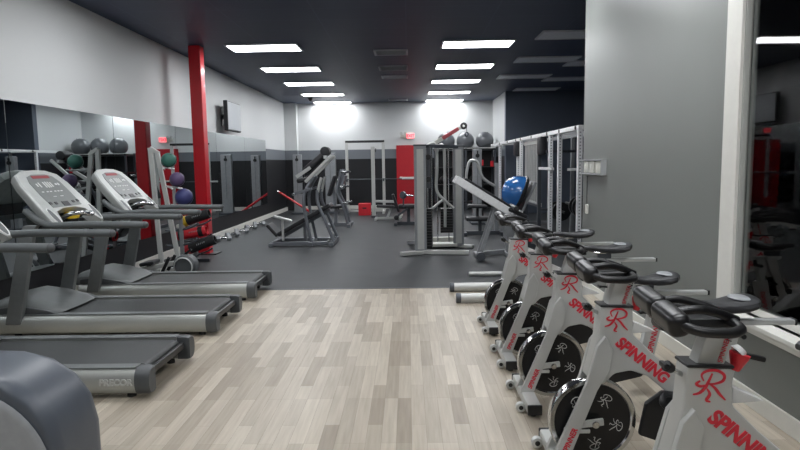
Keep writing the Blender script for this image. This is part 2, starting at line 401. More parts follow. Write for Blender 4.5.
# ================================================================ CEILING
def ceiling_light(x, y, label, group, lit=True, src=[None, None]):
    k = 0 if lit else 1
    if src[k] is None:
        t = thing('ceiling_light', label, 'ceiling light', (x, y, ZC), 0, group)
        f = MB()
        for sx, sy, w, h in ((-.6, 0, .03, .61), (.6, 0, .03, .61), (0, -.295, 1.2, .03), (0, .295, 1.2, .03)): f.box((sx, sy, -.012), (w, h, .024), bev=.003)
        f.build('frame', 'fixture' if lit else 'vent', t)
        MB().box((0, 0, -.008), (1.175, .565, .012)).build('diffuser', 'diffuser' if lit else 'unlit', t)
        src[k] = t; return t
    r = dup(src[k], (x, y, ZC), label); r['group'] = group; return r
ords = ['nearest', 'second', 'third', 'fourth', 'farthest']
YL = (10.40, 12.75, 15.05, 17.40, 19.62)
for side, x, nm in ((0, -2.44, 'left'), (1, 1.22, 'right')):
    for i, y in enumerate(YL):
        pos = {'nearest': 'nearest the camera', 'farthest': 'farthest, by the back wall'}.get(ords[i], ords[i] + ' from the camera')
        ceiling_light(x, y, 'lit rectangular ceiling light in the %s row, %s' % (nm, pos), 'lit ceiling lights')
    for j, y in enumerate((6.9, 4.4, 1.8, -.8)):
        ceiling_light(x, y, 'lit ceiling light out of view over the wood floor, %s row' % nm, 'lit ceiling lights above the wood floor')
for x, y, l in ((2.75, 9.8, 'dim unlit ceiling panel on the right, nearest the grey wall top'), (2.80, 12.1, 'dim unlit ceiling panel on the right, left one of the second row'), (3.95, 12.65, 'dim unlit ceiling panel on the right, right one of the second row'),
                (2.80, 14.45, 'dim unlit ceiling panel on the right, left one of the third row'), (4.02, 15.0, 'dim unlit ceiling panel on the right, right one of the third row'), (3.65, 17.0, 'dim unlit ceiling panel on the right, farthest, above the navy wall')):
    ceiling_light(x, y, l, 'unlit ceiling panels', False)
vent0 = None
for y, dy, l in ((11.05, .52, 'square air vent in the dark ceiling, nearest the camera between the light rows'), (12.85, .6, 'air vent in the dark ceiling, second from the camera between the light rows'), (14.15, .42, 'narrow air vent in the dark ceiling, third from the camera'), (19.2, .5, 'small air vent in the ceiling close to the back wall')):
    t = thing('ceiling_vent', l, 'ceiling vent', (-.28, y, ZC), 0, 'ceiling vents')
    f = MB()
    for sx, sy, w, h in ((-.29, 0, .04, dy), (.29, 0, .04, dy), (0, -dy / 2 + .02, .6, .04), (0, dy / 2 - .02, .6, .04)): f.box((sx, sy, -.01), (w, h, .02), bev=.003)
    f.build('frame', 'vent', t)
    MB().box((0, 0, -.004), (.56, dy - .06, .006)).build('backing', 'vent_in', t)
    g = MB()
    for k in range(6): g.box((0, -dy / 2 + .05 + (dy - .1) * (k + .5) / 6, -.012), (.54, .03, .004), rot=(R(30), 0, 0))
    g.build('louvers', 'vent', t)
t = thing('camera_dome', 'small dark dome under the ceiling near the back left lights', 'security camera', (-2.95, 18.3, ZC))
MB().cyl((0, 0, 0), (0, 0, -.04), .07).build('mount', 'black', t)
MB().lathe([(.055, 0), (.05, .03), (.03, .055), (0, .065)], (0, 0, -.04), (0, 0, -1)).build('dome', 'black_gloss', t)

# ================================================================ LEFT WALL: mirrors, column, TV
edges = [1.6, 3.8, 6.0, 8.2, 10.4, 12.6, 14.8, 17.0]
ml = ['mirror panel on the left wall, cut off by the left picture edge', 'mirror panel on the left wall, nearest full one, behind the nearer consoles', 'mirror panel on the left wall behind the farthest treadmill', 'mirror panel on the left wall just before the red column',
      'mirror panel on the left wall just beyond the red column', 'mirror panel on the left wall below the television', 'farthest mirror panel on the left wall']
for i in range(7):
    y0, y1 = edges[i], edges[i + 1]
    m = MB().box((0, 0, 0), (.008, y1 - y0 - .012, 1.80))
    o = m.build('mirror_panel', 'mirror', None, (XL + .008, (y0 + y1) / 2, .43 + .90)); tag(o, ml[i], 'mirror', 'mirror panels on the left wall')
t = thing('steel_column', 'red painted square steel column standing before the mirror wall', 'column', (-3.57, 10.22, 0))
MB().box((0, 0, ZC / 2), (.2, .2, ZC), bev=.012).build('shaft', 'red', t)
MB().box((.02, 0, .008), (.42, .32, .016), bev=.003).build('base_plate', 'black', t)
t = thing('wall_television', 'flat television on a bracket high on the white left wall', 'television', (-3.84, 13.2, 2.60), 0)
MB().box((-.03, 0, 0), (.09, 1.0, .64), bev=.015).build('casing', 'tv_body', t)
MB().box((.0165, 0, .005), (.004, .95, .585), bev=.001).build('screen', 'tv_screen_reflection', t)
b = MB(); b.box((-.155, 0, 0), (.16, .10, .10), bev=.005).box((-.232, 0, 0), (.012, .3, .4)).build('bracket', 'tv_body', t)

# exit sign above the red door
t = thing('exit_sign', 'glowing red exit sign with twin emergency lamps above the red door', 'sign', (.10, YB - .001, 2.43))
MB().box((0, -.035, 0), (.27, .07, .19), bev=.008).build('housing', 'cream', t)
MB().box((0, -.072, 0), (.245, .004, .165), bev=.001).build('face', 'exit_face', t)
lettering('lettering', 'EXIT', .125, 'exit_ink', t, (0, -.076, -.045), (1, 0, 0), (0, 0, 1), .002, 'CENTER', 0, .006)
e = MB(); e.box((-.24, -.03, -.01), (.2, .06, .12), bev=.01); e.build('battery_box', 'cream', t)
for dx in (-.31, -.18):
    MB().lathe([(.0, 0), (.03, .0), (.05, .05), (.052, .07), (0, .06)], (dx, -.04, .07), (0, -1, .1), 16).build('emergency_lamp', 'silver', t)

# switch box on grey wall
t = thing('switch_box', 'clear covered three switch box on the grey wall', 'switch box', (XR, 6.66, 1.45))
MB().box((-.01, 0, 0), (.02, .74, .17), bev=.004).build('back_plate', 'box_grey', t)
for k in (-1, 0, 1):
    d = MB().box((-.032, k * .215, 0), (.03, .17, .13), bev=.01).build('switch_cover', 'cream', t)
    MB().box((-.05, k * .215, .0), (.012, .05, .06), bev=.004).build('switch_knob', 'white_paint', d)
f = MB()
f.box((-.035, 0, .078), (.05, .74, .015), bev=.003).box((-.035, 0, -.078), (.05, .74, .015), bev=.003).box((-.035, -.36, 0), (.05, .015, .165), bev=.003).box((-.035, .36, 0), (.05, .015, .165), bev=.003)
f.build('cover_frame', 'box_grey', t)
t = thing('hanging_cord', 'thin dark cord with a white plug hanging below the switch box', 'cord', (XR - .03, 6.86, 1.35))
MB().tube([(0, 0, 0), (0, .005, -.1), (-.005, -.01, -.24), (0, 0, -.33)], .005, 6, sm=4).build('cord', 'black', t)
MB().box((0, 0, -.385), (.03, .05, .11), bev=.01).build('plug', 'white_paint', t)

# ================================================================ TREADMILLS (front to the left mirror wall)
def rounded_side(x0, x1, yc, w, z0, z1):
    # silver side beam: bulging D section extruded along x
    sec = []
    for a in range(0, 13):
        t = math.pi * a / 12 - math.pi / 2; sec.append((yc - math.cos(t) * w * .5 - w * .0, (z0 + z1) / 2 + math.sin(t) * (z1 - z0) / 2))
    return sec
def make_treadmill(label):
    t = thing('treadmill', label, 'treadmill', (-2.75, 6.9, 0), 0, 'treadmills facing the mirror wall')
    W = .41
    for sg in (-1, 1):
        b = MB(); n = 12
        def sec(x, k=1.0):
            q = []
            for a in range(n + 1):
                th = -math.pi / 2 + math.pi * a / n
                q.append((x, sg * (W - .075 + .085 * (abs(math.cos(th)) ** .6) * k), .12 + .09 * math.sin(th)))
            q.append((x, sg * (W - .10), .205)); q.append((x, sg * (W - .10), .04)); return q
        b.loft([sec(-1.0), sec(.92)]); r = b.build('side_rail', 'tread_rail', t)
        MB().box((-.02, sg * (W - .065), .211), (1.86, .085, .006), bev=.002).build('foot_strip', 'tread_grey', r)
        c = MB(); q = []
        def cs(x, k):
            return [(x, sg * (W - .06) + (p[1] - sg * (W - .06)) * k, .12 + (p[2] - .12) * k) for p in sec(x, 1.04)]
        c.loft([cs(.915, 1.04), cs(.985, 1.04), cs(1.01, .92)]); c.build('end_cap', 'tread_dark', t)
    MB().box((-.08, 0, .17), (1.88, .56, .045), bev=.01).build('deck', 'tread_dark', t)
    bt = MB(); pts = []
    L0, L1, zr, rr = -.55, .91, .165, .035
    loop = [(L0, zr + rr)] + [(L1 + rr * math.sin(a * math.pi / 8), zr + rr * math.cos(a * math.pi / 8)) for a in range(9)] + [(L0, zr - rr)]
    bt.prism(loop, -.27, .27, 'xz'); bt.build('belt', 'belt', t)
    MB().box((.962, 0, .15), (.035, .58, .05), bev=.01).build('rear_cover', 'black', t)
    MB().box((.0, 0, .09), (1.8, .5, .05), bev=.01).build('underframe', 'black', t)
    for x in (-.85, .85):
        for y in (-.33, .33):
            MB().cyl((x, y, 0), (x, y, .075), .03, .022).build('foot', 'rubber_black', t)
    # motor hood, sloping down towards the belt
    h = MB(); secs = []
    for x, top, hw in ((-1.08, .25, .30), (-1.05, .33, .35), (-.92, .36, .365), (-.74, .33, .365), (-.58, .27, .35), (-.48, .222, .30)):
        q = []
        for k in range(13):
            a = math.pi * k / 12; q.append((x + (.06 * math.sin(a) if x > -.6 else 0), -hw * math.copysign(abs(math.cos(a)) ** .45, math.cos(a)), .20 + (top - .20) * math.sin(a) ** .45))
        secs.append(q)
    h.loft(secs); hd = h.build('motor_hood', 'tread_grey', t)
    MB().prism([(-1.0, .27), (-.80, .29), (-.55, .245), (-.45, .212), (-1.0, .212)], -.368, .368, 'xz', .01).build('hood_skirt', 'tread_dark', hd)
    # uprights
    for sg in (-1, 1):
        y = sg * .40
        MB().prism([(-.90, .13), (-.76, .13), (-.57, .98), (-.53, 1.03), (-.66, 1.03), (-.71, .95)], y - .03, y + .03, 'xz', .012).build('upright', 'tread_grey', t)
        hb = MB(); hb.tube([(-.66, y * .96, 1.16), (-.52, y, 1.06), (-.40, y, 1.025), (-.15, y, 1.03), (.41, y, 1.02)], [.03, .032, .034, .036, .036], 14, sm=5, flat=.85)
        o = hb.build('handrail', 'rail_grip', t)
        MB().ball((.415, y, 1.02), (.028, .0345, .031), 16).build('rail_end', 'tread_dark', o)
    MB().bar((-.64, -.38, .96), (-.64, .38, .96), .05, .06, .012).build('cross_brace', 'tread_dark', t)
    # console: slab leaning to the runner; u across, w up the slope
    P0 = Vector((-.42, 0, 1.07)); up = Vector((-.36, 0, .40)).normalized(); nr = Vector((up.z, 0, -up.x)); L = .57
    def cp(yy, q, d=0.0): return P0 + Vector((0, yy, 0)) + up * (q * L) + nr * d
    out = []
    for yy, q in ((-.41, -.06), (-.385, -.16), (-.33, -.17), (-.285, -.06), (-.24, .13), (-.10, .19), (.10, .19), (.24, .13), (.285, -.06), (.33, -.17), (.385, -.16), (.405, -.06), (.395, .35), (.365, .74), (.315, .94), (.18, 1.03), (0, 1.05), (-.18, 1.03), (-.315, .94), (-.365, .74), (-.395, .35)): out.append((yy, q))
    c = MB(); c.loft([[cp(a, b2, -.075) for a, b2 in [(x * .93, .02 + y * .96) for x, y in out]], [cp(a, b2, -.03) for a, b2 in out], [cp(a, b2, .0) for a, b2 in out], [cp(a * .97, .015 + b2 * .97, .013) for a, b2 in out]])
    co = c.build('console', 'tread_lt', t)
    fc = MB(); fo = [(-.235, .22), (.235, .22), (.245, .5), (.235, .75), (.195, .88), (.1, .93), (-.1, .93), (-.195, .88), (-.235, .75), (-.245, .5)]
    fc.loft([[cp(a, b2, .008) for a, b2 in fo], [cp(a, b2, .0165) for a, b2 in fo]]); fc.build('console_face', 'tread_face', co)
    dp = MB(); dd = [(-.13, .84), (.13, .84), (.13, .90), (-.13, .90)]; dp.loft([[cp(a, b2, .014) for a, b2 in dd], [cp(a, b2, .019) for a, b2 in dd]]); dp.build('display', 'display', co)
    for yy, q, w, hgt in ((-.12, .70, .016, .10), (-.045, .70, .016, .12), (-.01, .70, .016, .13), (.025, .70, .016, .12), (.06, .70, .016, .1), (-.16, .70, .016, .06), (-.1, .55, .03, .018), (-.05, .55, .03, .018), (.02, .55, .03, .018), (.07, .55, .03, .018), (.12, .55, .03, .018), (.13, .70, .03, .03), (.17, .70, .02, .05), (-.17, .55, .03, .018), (-.06, .44, .05, .01), (.05, .44, .05, .01)):
        a = [(yy - w / 2, q - hgt / 2), (yy + w / 2, q - hgt / 2), (yy + w / 2, q + hgt / 2), (yy - w / 2, q + hgt / 2)]; MB().loft([[cp(x, z, .014) for x, z in a], [cp(x, z, .0185) for x, z in a]]).build('key_marking', 'keyink', co)
    for yy, w, q, hgt in ((0, .10, .275, .09), (-.14, .035, .30, .05), (.14, .035, .30, .05), (-.22, .035, .31, .05), (.22, .035, .31, .05)):
        a = [(yy - w / 2, q - hgt / 2), (yy + w / 2, q - hgt / 2), (yy + w / 2, q + hgt / 2), (yy - w / 2, q + hgt / 2)]; MB().loft([[cp(x, z, .013) for x, z in a], [cp(x, z, .021) for x, z in a]]).build('control_button', 'slot', co)
    for sg in (-1, 1):
        ce = [(sg * .342 + .036 * math.cos(a * math.pi / 12), .04 + .16 * math.sin(a * math.pi / 12)) for a in range(24)]
        MB().loft([[cp(a, b2, .006) for a, b2 in ce], [cp(a, b2, .017) for a, b2 in ce]]).build('cup_holder', 'tread_dark', co)
        MB().tube([cp(a, b2, .015) for a, b2 in [(sg * .342 + .040 * math.cos(k * math.pi / 12), .04 + .175 * math.sin(k * math.pi / 12)) for k in range(24)]], .006, 8, True).build('cup_rim', 'keyink', co)
    MB().box((-.50, 0, .985), (.20, .62, .03), bev=.01).box((-.60, 0, 1.05), (.03, .62, .14), bev=.01).build('tray', 'slot', co)
    g = MB(); g.tube([(-.50, -.12, 1.06), (-.42, -.12, 1.10), (-.34, -.10, 1.115), (-.30, -.04, 1.10), (-.29, .04, 1.09), (-.33, .10, 1.10), (-.42, .12, 1.09), (-.50, .12, 1.06)], .02, 12, sm=5)
    g.build('grip_bar', 'chrome', t)
    return t
YA, YBm, YCm = 6.92, 5.57, 4.14
ta = make_treadmill('farthest grey treadmill, its belt end at the rubber floor edge'); ta.location.y = YA
tb = dup(ta, (-2.75, YBm, 0), 'middle of the three grey treadmills, its console nearest the left picture edge')
tc = dup(ta, (-2.73, YCm, 0), 'nearest grey treadmill, its console out of view, raised letters on its side rail')
sr = [c for c in kids(tc) if c.name.startswith('side_rail')][0]
lettering('lettering', 'PRECOR', .058, 'silver_lt', sr, (.68, -.4215, .105), (1, 0, 0), (0, 0, 1), .004, 'LEFT', .1, .002)
# tub in the middle treadmill's console
# tub
t = thing('drink_tub', 'black tub with a yellow band tucked under the middle treadmill console', 'tub', (-3.245, 5.62, 1.0005))
MB().cyl((0, 0, 0), (0, 0, .055), .055, .062, 20, .008).build('body', 'black', t)
MB().lathe([(.062, 0), (.066, .005), (.067, .045), (.06, .06), (0, .065)], (0, 0, .05), (0, 0, 1)).build('lid', 'yellow', t)

# ================================================================ ELLIPTICAL AT LOWER LEFT (only its rear housing in view)
t = thing('elliptical_trainer', 'slate grey rounded machine housing cut off at the lower left corner', 'elliptical trainer', (-2.36, 2.70, 0))
def hprof(k):
    pts = [(-1.2, .06), (-1.2, .35), (-.9, .52), (-.4, .598), (.20, .60), (.42, .592), (.56, .555), (.67, .48), (.74, .38), (.77, .25), (.77, .06)]
    return [(x - .03 * (1 - k) if x > 0 else x, z * 1.05 - .03 * (1 - k) if z > .2 else z) for x, z in pts]
h = MB(); P = []
for y, k in ((-.20, 0.0), (-.19, .5), (-.165, .85), (-.13, 1.0), (.13, 1.0), (.165, .85), (.19, .5), (.20, 0.0)): P.append([(x, y, z) for x, z in hprof(k)])
h.loft(P); ho = h.build('rear_housing', 'slate', t)
dsk = MB(); dsk.lathe([(0, .0), (.39, 0), (.42, .008), (.41, .016), (.39, .02), (0, .026)], (.33, -.198, .15), (0, -1, 0), 56)
bmesh.ops.bisect_plane(dsk.bm, geom=dsk.bm.verts[:] + dsk.bm.edges[:] + dsk.bm.faces[:], plane_co=(0, 0, .07), plane_no=(0, 0, -1), clear_outer=True)
dsk.build('side_panel', 'slate_lt', ho)
MB().bar((-1.35, 0, .06), (.5, 0, .06), .12, .10, .02).build('base_beam', 'grey_metal', t)
MB().cyl((-1.25, -.30, .05), (-1.25, .30, .05), .045).build('front_foot', 'grey_metal', t)
MB().cyl((.48, -.28, .045), (.48, .28, .045), .045).build('rear_foot', 'rubber_black', t)
MB().tube([(-1.15, 0, .10), (-1.2, 0, .6), (-1.12, 0, 1.25)], .05, 14, sm=4).build('column', 'grey_metal', t)

# ================================================================ SPIN BIKES
LOGO = [[(.30, .62), (.22, .80), (.38, .93), (.66, .95), (.86, .83), (.84, .66), (.62, .56), (.46, .55)],
        [(.46, .55), (.64, .44), (.80, .26), (.98, .10)], [(.52, .86), (.44, .62), (.36, .42), (.22, .26), (.04, .20)],
        [(.20, .62), (.10, .52), (.22, .46), (.36, .50)], [(.42, .40), (.52, .24), (.44, .06), (.56, .02)]]
BX = 1.27; DXB = .03
def make_bike(label):
    t = thing('spin_bike', label, 'exercise bike', (BX, 4, 0), 0, 'spin bikes in a row along the right wall')
    X = lambda x: x - 1.30
    # stabilisers
    b = MB(); b.bar((X(.765), -.27, .055), (X(.765), .25, .055), .085, .06, .012); st = b.build('front_stabilizer', 'silver', t)
    for y in (-.275, .255): MB().box((X(.765), y, .055), (.088, .018, .063), bev=.006).build('end_cap', 'black', st)
    for y in (-.17, .20):
        w = MB(); w.cyl((X(.70), y - .018, .033), (X(.70), y + .018, .033), .03, None, 18, .006); w.bar((X(.70), y, .035), (X(.75), y, .05), .02, .02); w.build('transport_wheel', 'silver_lt', st)
        MB().cyl((X(.70), y - .0195, .033), (X(.70), y + .0195, .033), .014, None, 12).build('wheel_hub', 'black', st)
    MB().cyl((X(.765), -.22, 0), (X(.765), -.22, .03), .02).cyl((X(.765), .2, 0), (X(.765), .2, .03), .02).build('leveling_feet', 'black', st)
    b = MB(); b.bar((X(1.80), -.25, .055), (X(1.80), .25, .055), .08, .06, .012).cyl((X(1.80), -.2, 0), (X(1.80), -.2, .03), .02).cyl((X(1.80), .2, 0), (X(1.80), .2, .03), .02); b.build('rear_stabilizer', 'silver', t)
    # frame: head, gusset, sloping beam
    fr = MB()
    fr.prism([(X(.885), .48), (X(.935), .68), (X(.945), .83), (X(1.10), .825), (X(1.105), .69), (X(1.20), .595), (X(1.80), .085), (X(1.72), .07), (X(1.62), .115), (X(1.25), .42), (X(1.18), .48), (X(1.10), .51), (X(1.02), .495), (X(.965), .44)], -.047, .047, 'xz', .012)
    fo = fr.build('frame', 'silver', t)
    for sg in (-1, 1):
        y = sg * .057
        fb = MB(); fb.prism([(X(.715), .075), (X(.80), .075), (X(.865), .25), (X(.93), .42), (X(.985), .52), (X(1.0), .62), (X(.965), .69), (X(.925), .64), (X(.875), .45)], y - .014, y + .014, 'xz', .006)
        o = fb.build('fork_blade', 'silver', t)
        ab = MB(); ab.bar((X(.83), y * 1.05, .245), (X(.965), y * 1.05, .262), .016, .035, .004).bar((X(.82), y * 1.05, .215), (X(.90), y * 1.05, .215), .016, .02, .004); ab.build('axle_bracket', 'silver_lt', o)
        if sg < 0: lettering('lettering', 'SPINNER', .038, 'red_ink', o, (X(.785), -.0725, .105), (.385, 0, .92), (-.92, 0, .385), .001, 'LEFT', .15, .001, .9)
    lettering('lettering', 'SPINNING', .074, 'red_ink', fo, (X(1.015), -.0485, .645), (.77, 0, -.64), (.64, 0, .77), .0015, 'LEFT', .1, .003, .92)
    MB().ribbon(LOGO, (X(1.022), -.0485, .765), (1, 0, -.08), (.08, 0, 1), .118, .082).build('runner_emblem', 'red_ink', fo)
    MB().ribbon(LOGO, (X(1.022), .0485, .765), (-1, 0, .08), (.08, 0, 1), .118, .082).build('runner_emblem', 'red_ink', fo)
    MB().box((X(1.022), 0, .83), (.16, .102, .012), rot=(0, R(2), 0), bev=.006).build('collar', 'black', fo)
    kn = MB(); kn.cyl((X(.945), -.01, .79), (X(.895), -.03, .82), .009, None, 10); kn.build('adjuster_stem', 'chrome', fo)
    kn = MB(); kn.cyl((X(.90), -.028, .817), (X(.875), -.037, .833), .017, .02, 14, .004).bar((X(.87), -.06, .835), (X(.87), -.012, .835), .018, .018, .005); kn.build('adjuster_knob', 'black', fo)
    # flywheel
    c = (X(.925), 0, .25)
    fw = MB(); fw.lathe([(0, -.02), (.183, -.02), (.188, -.014), (.188, .014), (.183, .02), (0, .02)], c, (0, 1, 0), 56); fl = fw.build('flywheel', 'black_gloss', t)
    MB().lathe([(.185, -.019), (.191, -.026), (.209, -.026), (.215, -.018), (.215, .018), (.209, .026), (.191, .026), (.185, .019)], c, (0, 1, 0), 56).build('rim', 'chrome', fl)
    MB().cyl((c[0], -.075, c[2]), (c[0], .075, c[2]), .018, None, 14, .003).build('axle', 'chrome', fl)
    for k in range(5):
        a = R(72 * k + 60); o = (c[0] + .118 * math.cos(a), -.0215, c[2] + .118 * math.sin(a))
        MB().ribbon(LOGO, o, (math.cos(a - R(90)), 0, math.sin(a - R(90))), (math.cos(a), 0, math.sin(a)), .068, .05, .001).build('wheel_emblem', 'white_ink', fl)
    # handlebar post + bars
    hp = MB(); hp.prism([(X(.98), .83), (X(1.075), .825), (X(1.115), .955), (X(1.02), .96)], -.032, .032, 'xz', .008); ho = hp.build('handlebar_post', 'silver', t)
    lettering('lettering', 'SPINNER', .024, 'red_ink', ho, (X(1.066), -.034, .838), (.26, 0, .96), (-.96, 0, .26), .001)
    lettering('lettering', 'NXT', .030, 'black', ho, (X(1.094), -.034, .91), (.26, 0, .96), (-.96, 0, .26), .001)
    zb = .985; hb = MB(); Q = lambda x: X(x - .02)
    hb.tube([(X(.87), -.15, zb + .02), (X(.92), -.175, zb + .005), (X(1.0), -.178, zb), (X(1.04), -.165, zb), (X(1.072), -.12, zb), (X(1.08), 0, zb + .004), (X(1.072), .12, zb), (X(1.04), .165, zb), (X(1.0), .178, zb), (X(.92), .175, zb + .005), (X(.87), .15, zb + .02)], .017, 12, sm=5)
    for sg in (-1, 1): hb.tube([(X(.88), sg * .07, zb + .04), (X(.96), sg * .075, zb + .05), (X(1.04), sg * .06, zb + .03), (X(1.10), sg * .05, zb + .005)], .015, 12, sm=5)
    hn = hb.build('handlebar', 'black_gloss', t)
    MB().box((X(.865), -.082, zb + .024), (.072, .165, .08), rot=(R(7), R(-12), 0), bev=.026, seg=3).build('forearm_pad', 'black_gloss', hn)
    MB().box((X(.865), .082, zb + .042), (.072, .165, .08), rot=(R(5), R(-12), 0), bev=.026, seg=3).build('forearm_pad', 'black_gloss', hn)
    br = MB(); br.box((Q(.99), 0, zb - .012), (.24, .09, .045), bev=.015).box((Q(.90), 0, zb + .01), (.06, .16, .05), bev=.018).prism([(X(1.01), .945), (X(1.13), .945), (X(1.12), .985), (X(.99), .985)], -.04, .04, 'xz', .008); br.build('bar_mount', 'black', hn)
    # resistance knob
    k = MB(); k.lathe([(.0, 0), (.014, 0), (.032, .05), (.034, .062), (0, .066)], (X(1.13), 0, .80), (.25, 0, 1), 16); ko = k.build('resistance_knob', 'red_plastic', t)
    MB().bar((X(1.155), 0, .855), (X(1.225), -.01, .84), .022, .018, .005).build('brake_lever', 'black', ko)
    MB().cyl((X(1.135), 0, .863), (X(1.15), 0, .877), .03, .02).build('knob_cap', 'white_ink', ko)
    # seat post, slider, saddle
    sp = MB(); sp.bar((X(1.50), 0, .20), (X(1.585), 0, .60), .055, .095, .01); so = sp.build('seat_tube', 'silver', t)
    lettering('lettering', 'SPINNING', .05, 'red_ink', so, (X(1.552), -.0285, .315), (.208, 0, .978), (-.978, 0, .208), .001, 'LEFT', .1, .001, .9)
    sp = MB(); sp.bar((X(1.575), 0, .56), (X(1.61), 0, .735), .04, .065, .008); sp.build('seat_post', 'silver_lt', t)
    k = MB(); k.cyl((X(1.56), 0, .565), (X(1.47), -.02, .575), .008, None, 10).bar((X(1.475), -.035, .575), (X(1.475), .02, .575), .02, .02, .006); k.build('seat_knob', 'black', t)
    sl = MB(); sl.bar((X(1.44), 0, .745), (X(1.89), 0, .745), .05, .026, .006); s2 = sl.build('seat_slider', 'silver_lt', t)
    MB().box((X(1.893), 0, .745), (.012, .054, .03), bev=.004).build('slider_cap', 'black', s2)
    k = MB(); k.cyl((X(1.62), -.0, .73), (X(1.62), -.0, .685), .018, .022, 12).cyl((X(1.62), -.07, .69), (X(1.62), .02, .69), .012); k.build('slider_knob', 'black', s2)
    MB().box((X(1.55), 0, .782), (.10, .05, .055), bev=.01).build('saddle_clamp', 'dark_metal', t)
    sd = MB(); secs = []
    for x, hw, zt, th in ((1.385, .014, .845, .02), (1.40, .024, .855, .035), (1.46, .032, .858, .045), (1.54, .05, .850, .05), (1.61, .088, .856, .06), (1.67, .108, .868, .065), (1.71, .104, .876, .06), (1.735, .075, .876, .045), (1.745, .04, .872, .03)):
        q = []
        for a in range(16):
            th_ = 2 * math.pi * a / 16; zz = math.sin(th_); q.append((X(x), hw * math.copysign(abs(math.cos(th_)) ** .8, math.cos(th_)), zt - th / 2 + th / 2 * math.copysign(abs(zz) ** .7, zz)))
        secs.append(q)
    sd.loft(secs); sdo = sd.build('saddle', 'black_pad', t)
    MB().tube([(X(1.44), .0, .815), (X(1.50), -.025, .805), (X(1.60), -.03, .807), (X(1.68), -.05, .82)], .006, 6, sm=3).tube([(X(1.44), .0, .815), (X(1.50), .025, .805), (X(1.60), .03, .807), (X(1.68), .05, .82)], .006, 6, sm=3).build('saddle_rails', 'chrome', sdo)
    MB().ball((X(1.675), 0, .866), (.05, .07, .010), 20).build('saddle_top_panel', 'slate_lt', sdo)
    # drive: guard, crank arms, pedals
    g = MB(); g.prism([(X(1.13), .20), (X(1.16), .36), (X(1.24), .42), (X(1.38), .40), (X(1.50), .36), (X(1.53), .27), (X(1.47), .18), (X(1.30), .14)], -.085, -.05, 'xz', .012); g.build('chain_guard', 'black', t)
    cr = MB(); cr.cyl((X(1.40), -.13, .28), (X(1.40), .12, .28), .016, None, 14).bar((X(1.40), -.115, .28), (X(1.27), -.125, .37), .014, .026, .004).bar((X(1.40), .105, .28), (X(1.53), .115, .19), .014, .026, .004); co = cr.build('crank', 'chrome', t)
    for x, z, y in ((1.27, .37, -.18), (1.53, .19, .17)):
        MB().box((X(x), y, z), (.10, .085, .02), bev=.006).cyl((X(x), y - .05, z), (X(x), y + .05, z), .009).build('pedal', 'dark_metal', co)
        MB().tube([(X(x) - .05, y - .03, z + .01), (X(x) - .09, y - .03, z + .05), (X(x) - .06, y, z + .075), (X(x) - .0, y + .02, z + .05), (X(x) + .02, y + .04, z + .01)], .006, 6, sm=4, flat=2.5).build('toe_cage', 'black', co)
    # bottle holder triangle on the frame
    MB().prism([(X(1.10), .69), (X(1.22), .70), (X(1.11), .75)], -.03, .03, 'xz', .005).build('bottle_bracket', 'white_ink', t)
    return t
YBK = (1.99, 2.83, 3.66, 4.44, 5.33)
bl = ['nearest silver spin bike, cut by the bottom edge, red emblem on its head', 'second spin bike from the camera, full red lettering along its beam', 'third spin bike from the camera, in the middle of the row', 'fourth spin bike from the camera, its head hidden behind other handlebars', 'farthest spin bike, next to the two silver tubes on the floor edge']
b0 = make_bike(bl[0]); b0.location = (BX + .02, YBK[0], 0)
bikes = [b0] + [dup(b0, (BX, YBK[i], 0), bl[i]) for i in range(1, 5)]
for b_, dz in zip(bikes, (.045, -.01, -.05, .03, .03)):       # each saddle set at its own height
    for c_ in kids(b_):
        if c_.name.split('.')[0] in ('saddle', 'saddle_clamp', 'seat_slider', 'seat_post'):
            c_.location = (c_.location.x - (.045 if 'saddle' in c_.name else .0), 0, dz)

# two-tube base frame on the wood edge
t = thing('floor_base_frame', 'low silver base frame with two round tube feet beside the farthest spin bike', 'base frame', (.95, 6.6, 0))
for y, x0 in ((-.27, -.42), (.30, -.45)):
    o = MB().cyl((x0, y, .055), (.38, y, .055), .05, None, 20, .006).build('foot_tube', 'silver', t)
    MB().cyl((x0 - .025, y, .055), (x0 + .03, y, .055), .055, None, 20, .008).build('end_cap', 'dark_metal', o)
MB().bar((.15, -.27, .09), (.15, .30, .09), .07, .06, .01).build('spine', 'silver', t)
t2 = MB().cyl((-.15, 1.3, .04), (.30, 1.3, .04), .03, None, 14, .004).build('stray_tube', 'silver', None, (.95, 6.55, -.01)); tag(t2, 'thin silver tube lying on the rubber floor behind the farthest spin bike', 'tube')

# ================================================================ LEFT CORNER: rower, ball stand, tubes
t = thing('rowing_machine', 'silver rowing machine lying behind the farthest treadmill with a round dark housing', 'rowing machine', (-3.35, 7.82, 0))
MB().bar((-.55, 0, .10), (.36, 0, .27), .09, .06, .01).build('rail', 'silver', t)
h = MB(); h.lathe([(0, -.1), (.12, -.1), (.15, -.07), (.155, 0), (.15, .07), (.12, .1), (0, .1)], (.34, 0, .20), (0, 1, 0), 32); ho = h.build('flywheel_housing', 'tread_dark', t)
MB().lathe([(.11, 0), (.125, .0), (.13, .012), (.115, .018)], (.34, -.1, .20), (0, -1, 0), 32).build('housing_ring', 'silver_lt', ho)
MB().box((.40, 0, .05), (.09, .34, .06), bev=.015).box((-.52, 0, .04), (.07, .36, .08), bev=.015).build('feet', 'black', t)
MB().box((-.15, 0, .245), (.2, .24, .05), rot=(0, R(-10), 0), bev=.02).bar((-.15, 0, .17), (-.15, 0, .22), .06, .08).build('seat', 'black_pad', t)
MB().bar((.22, 0, .26), (.42, 0, .42), .03, .03).bar((.05, -.1, .12), (.16, -.1, .33), .03, .04).bar((.05, .1, .12), (.16, .1, .33), .03, .04).build('foot_stays', 'black', t)

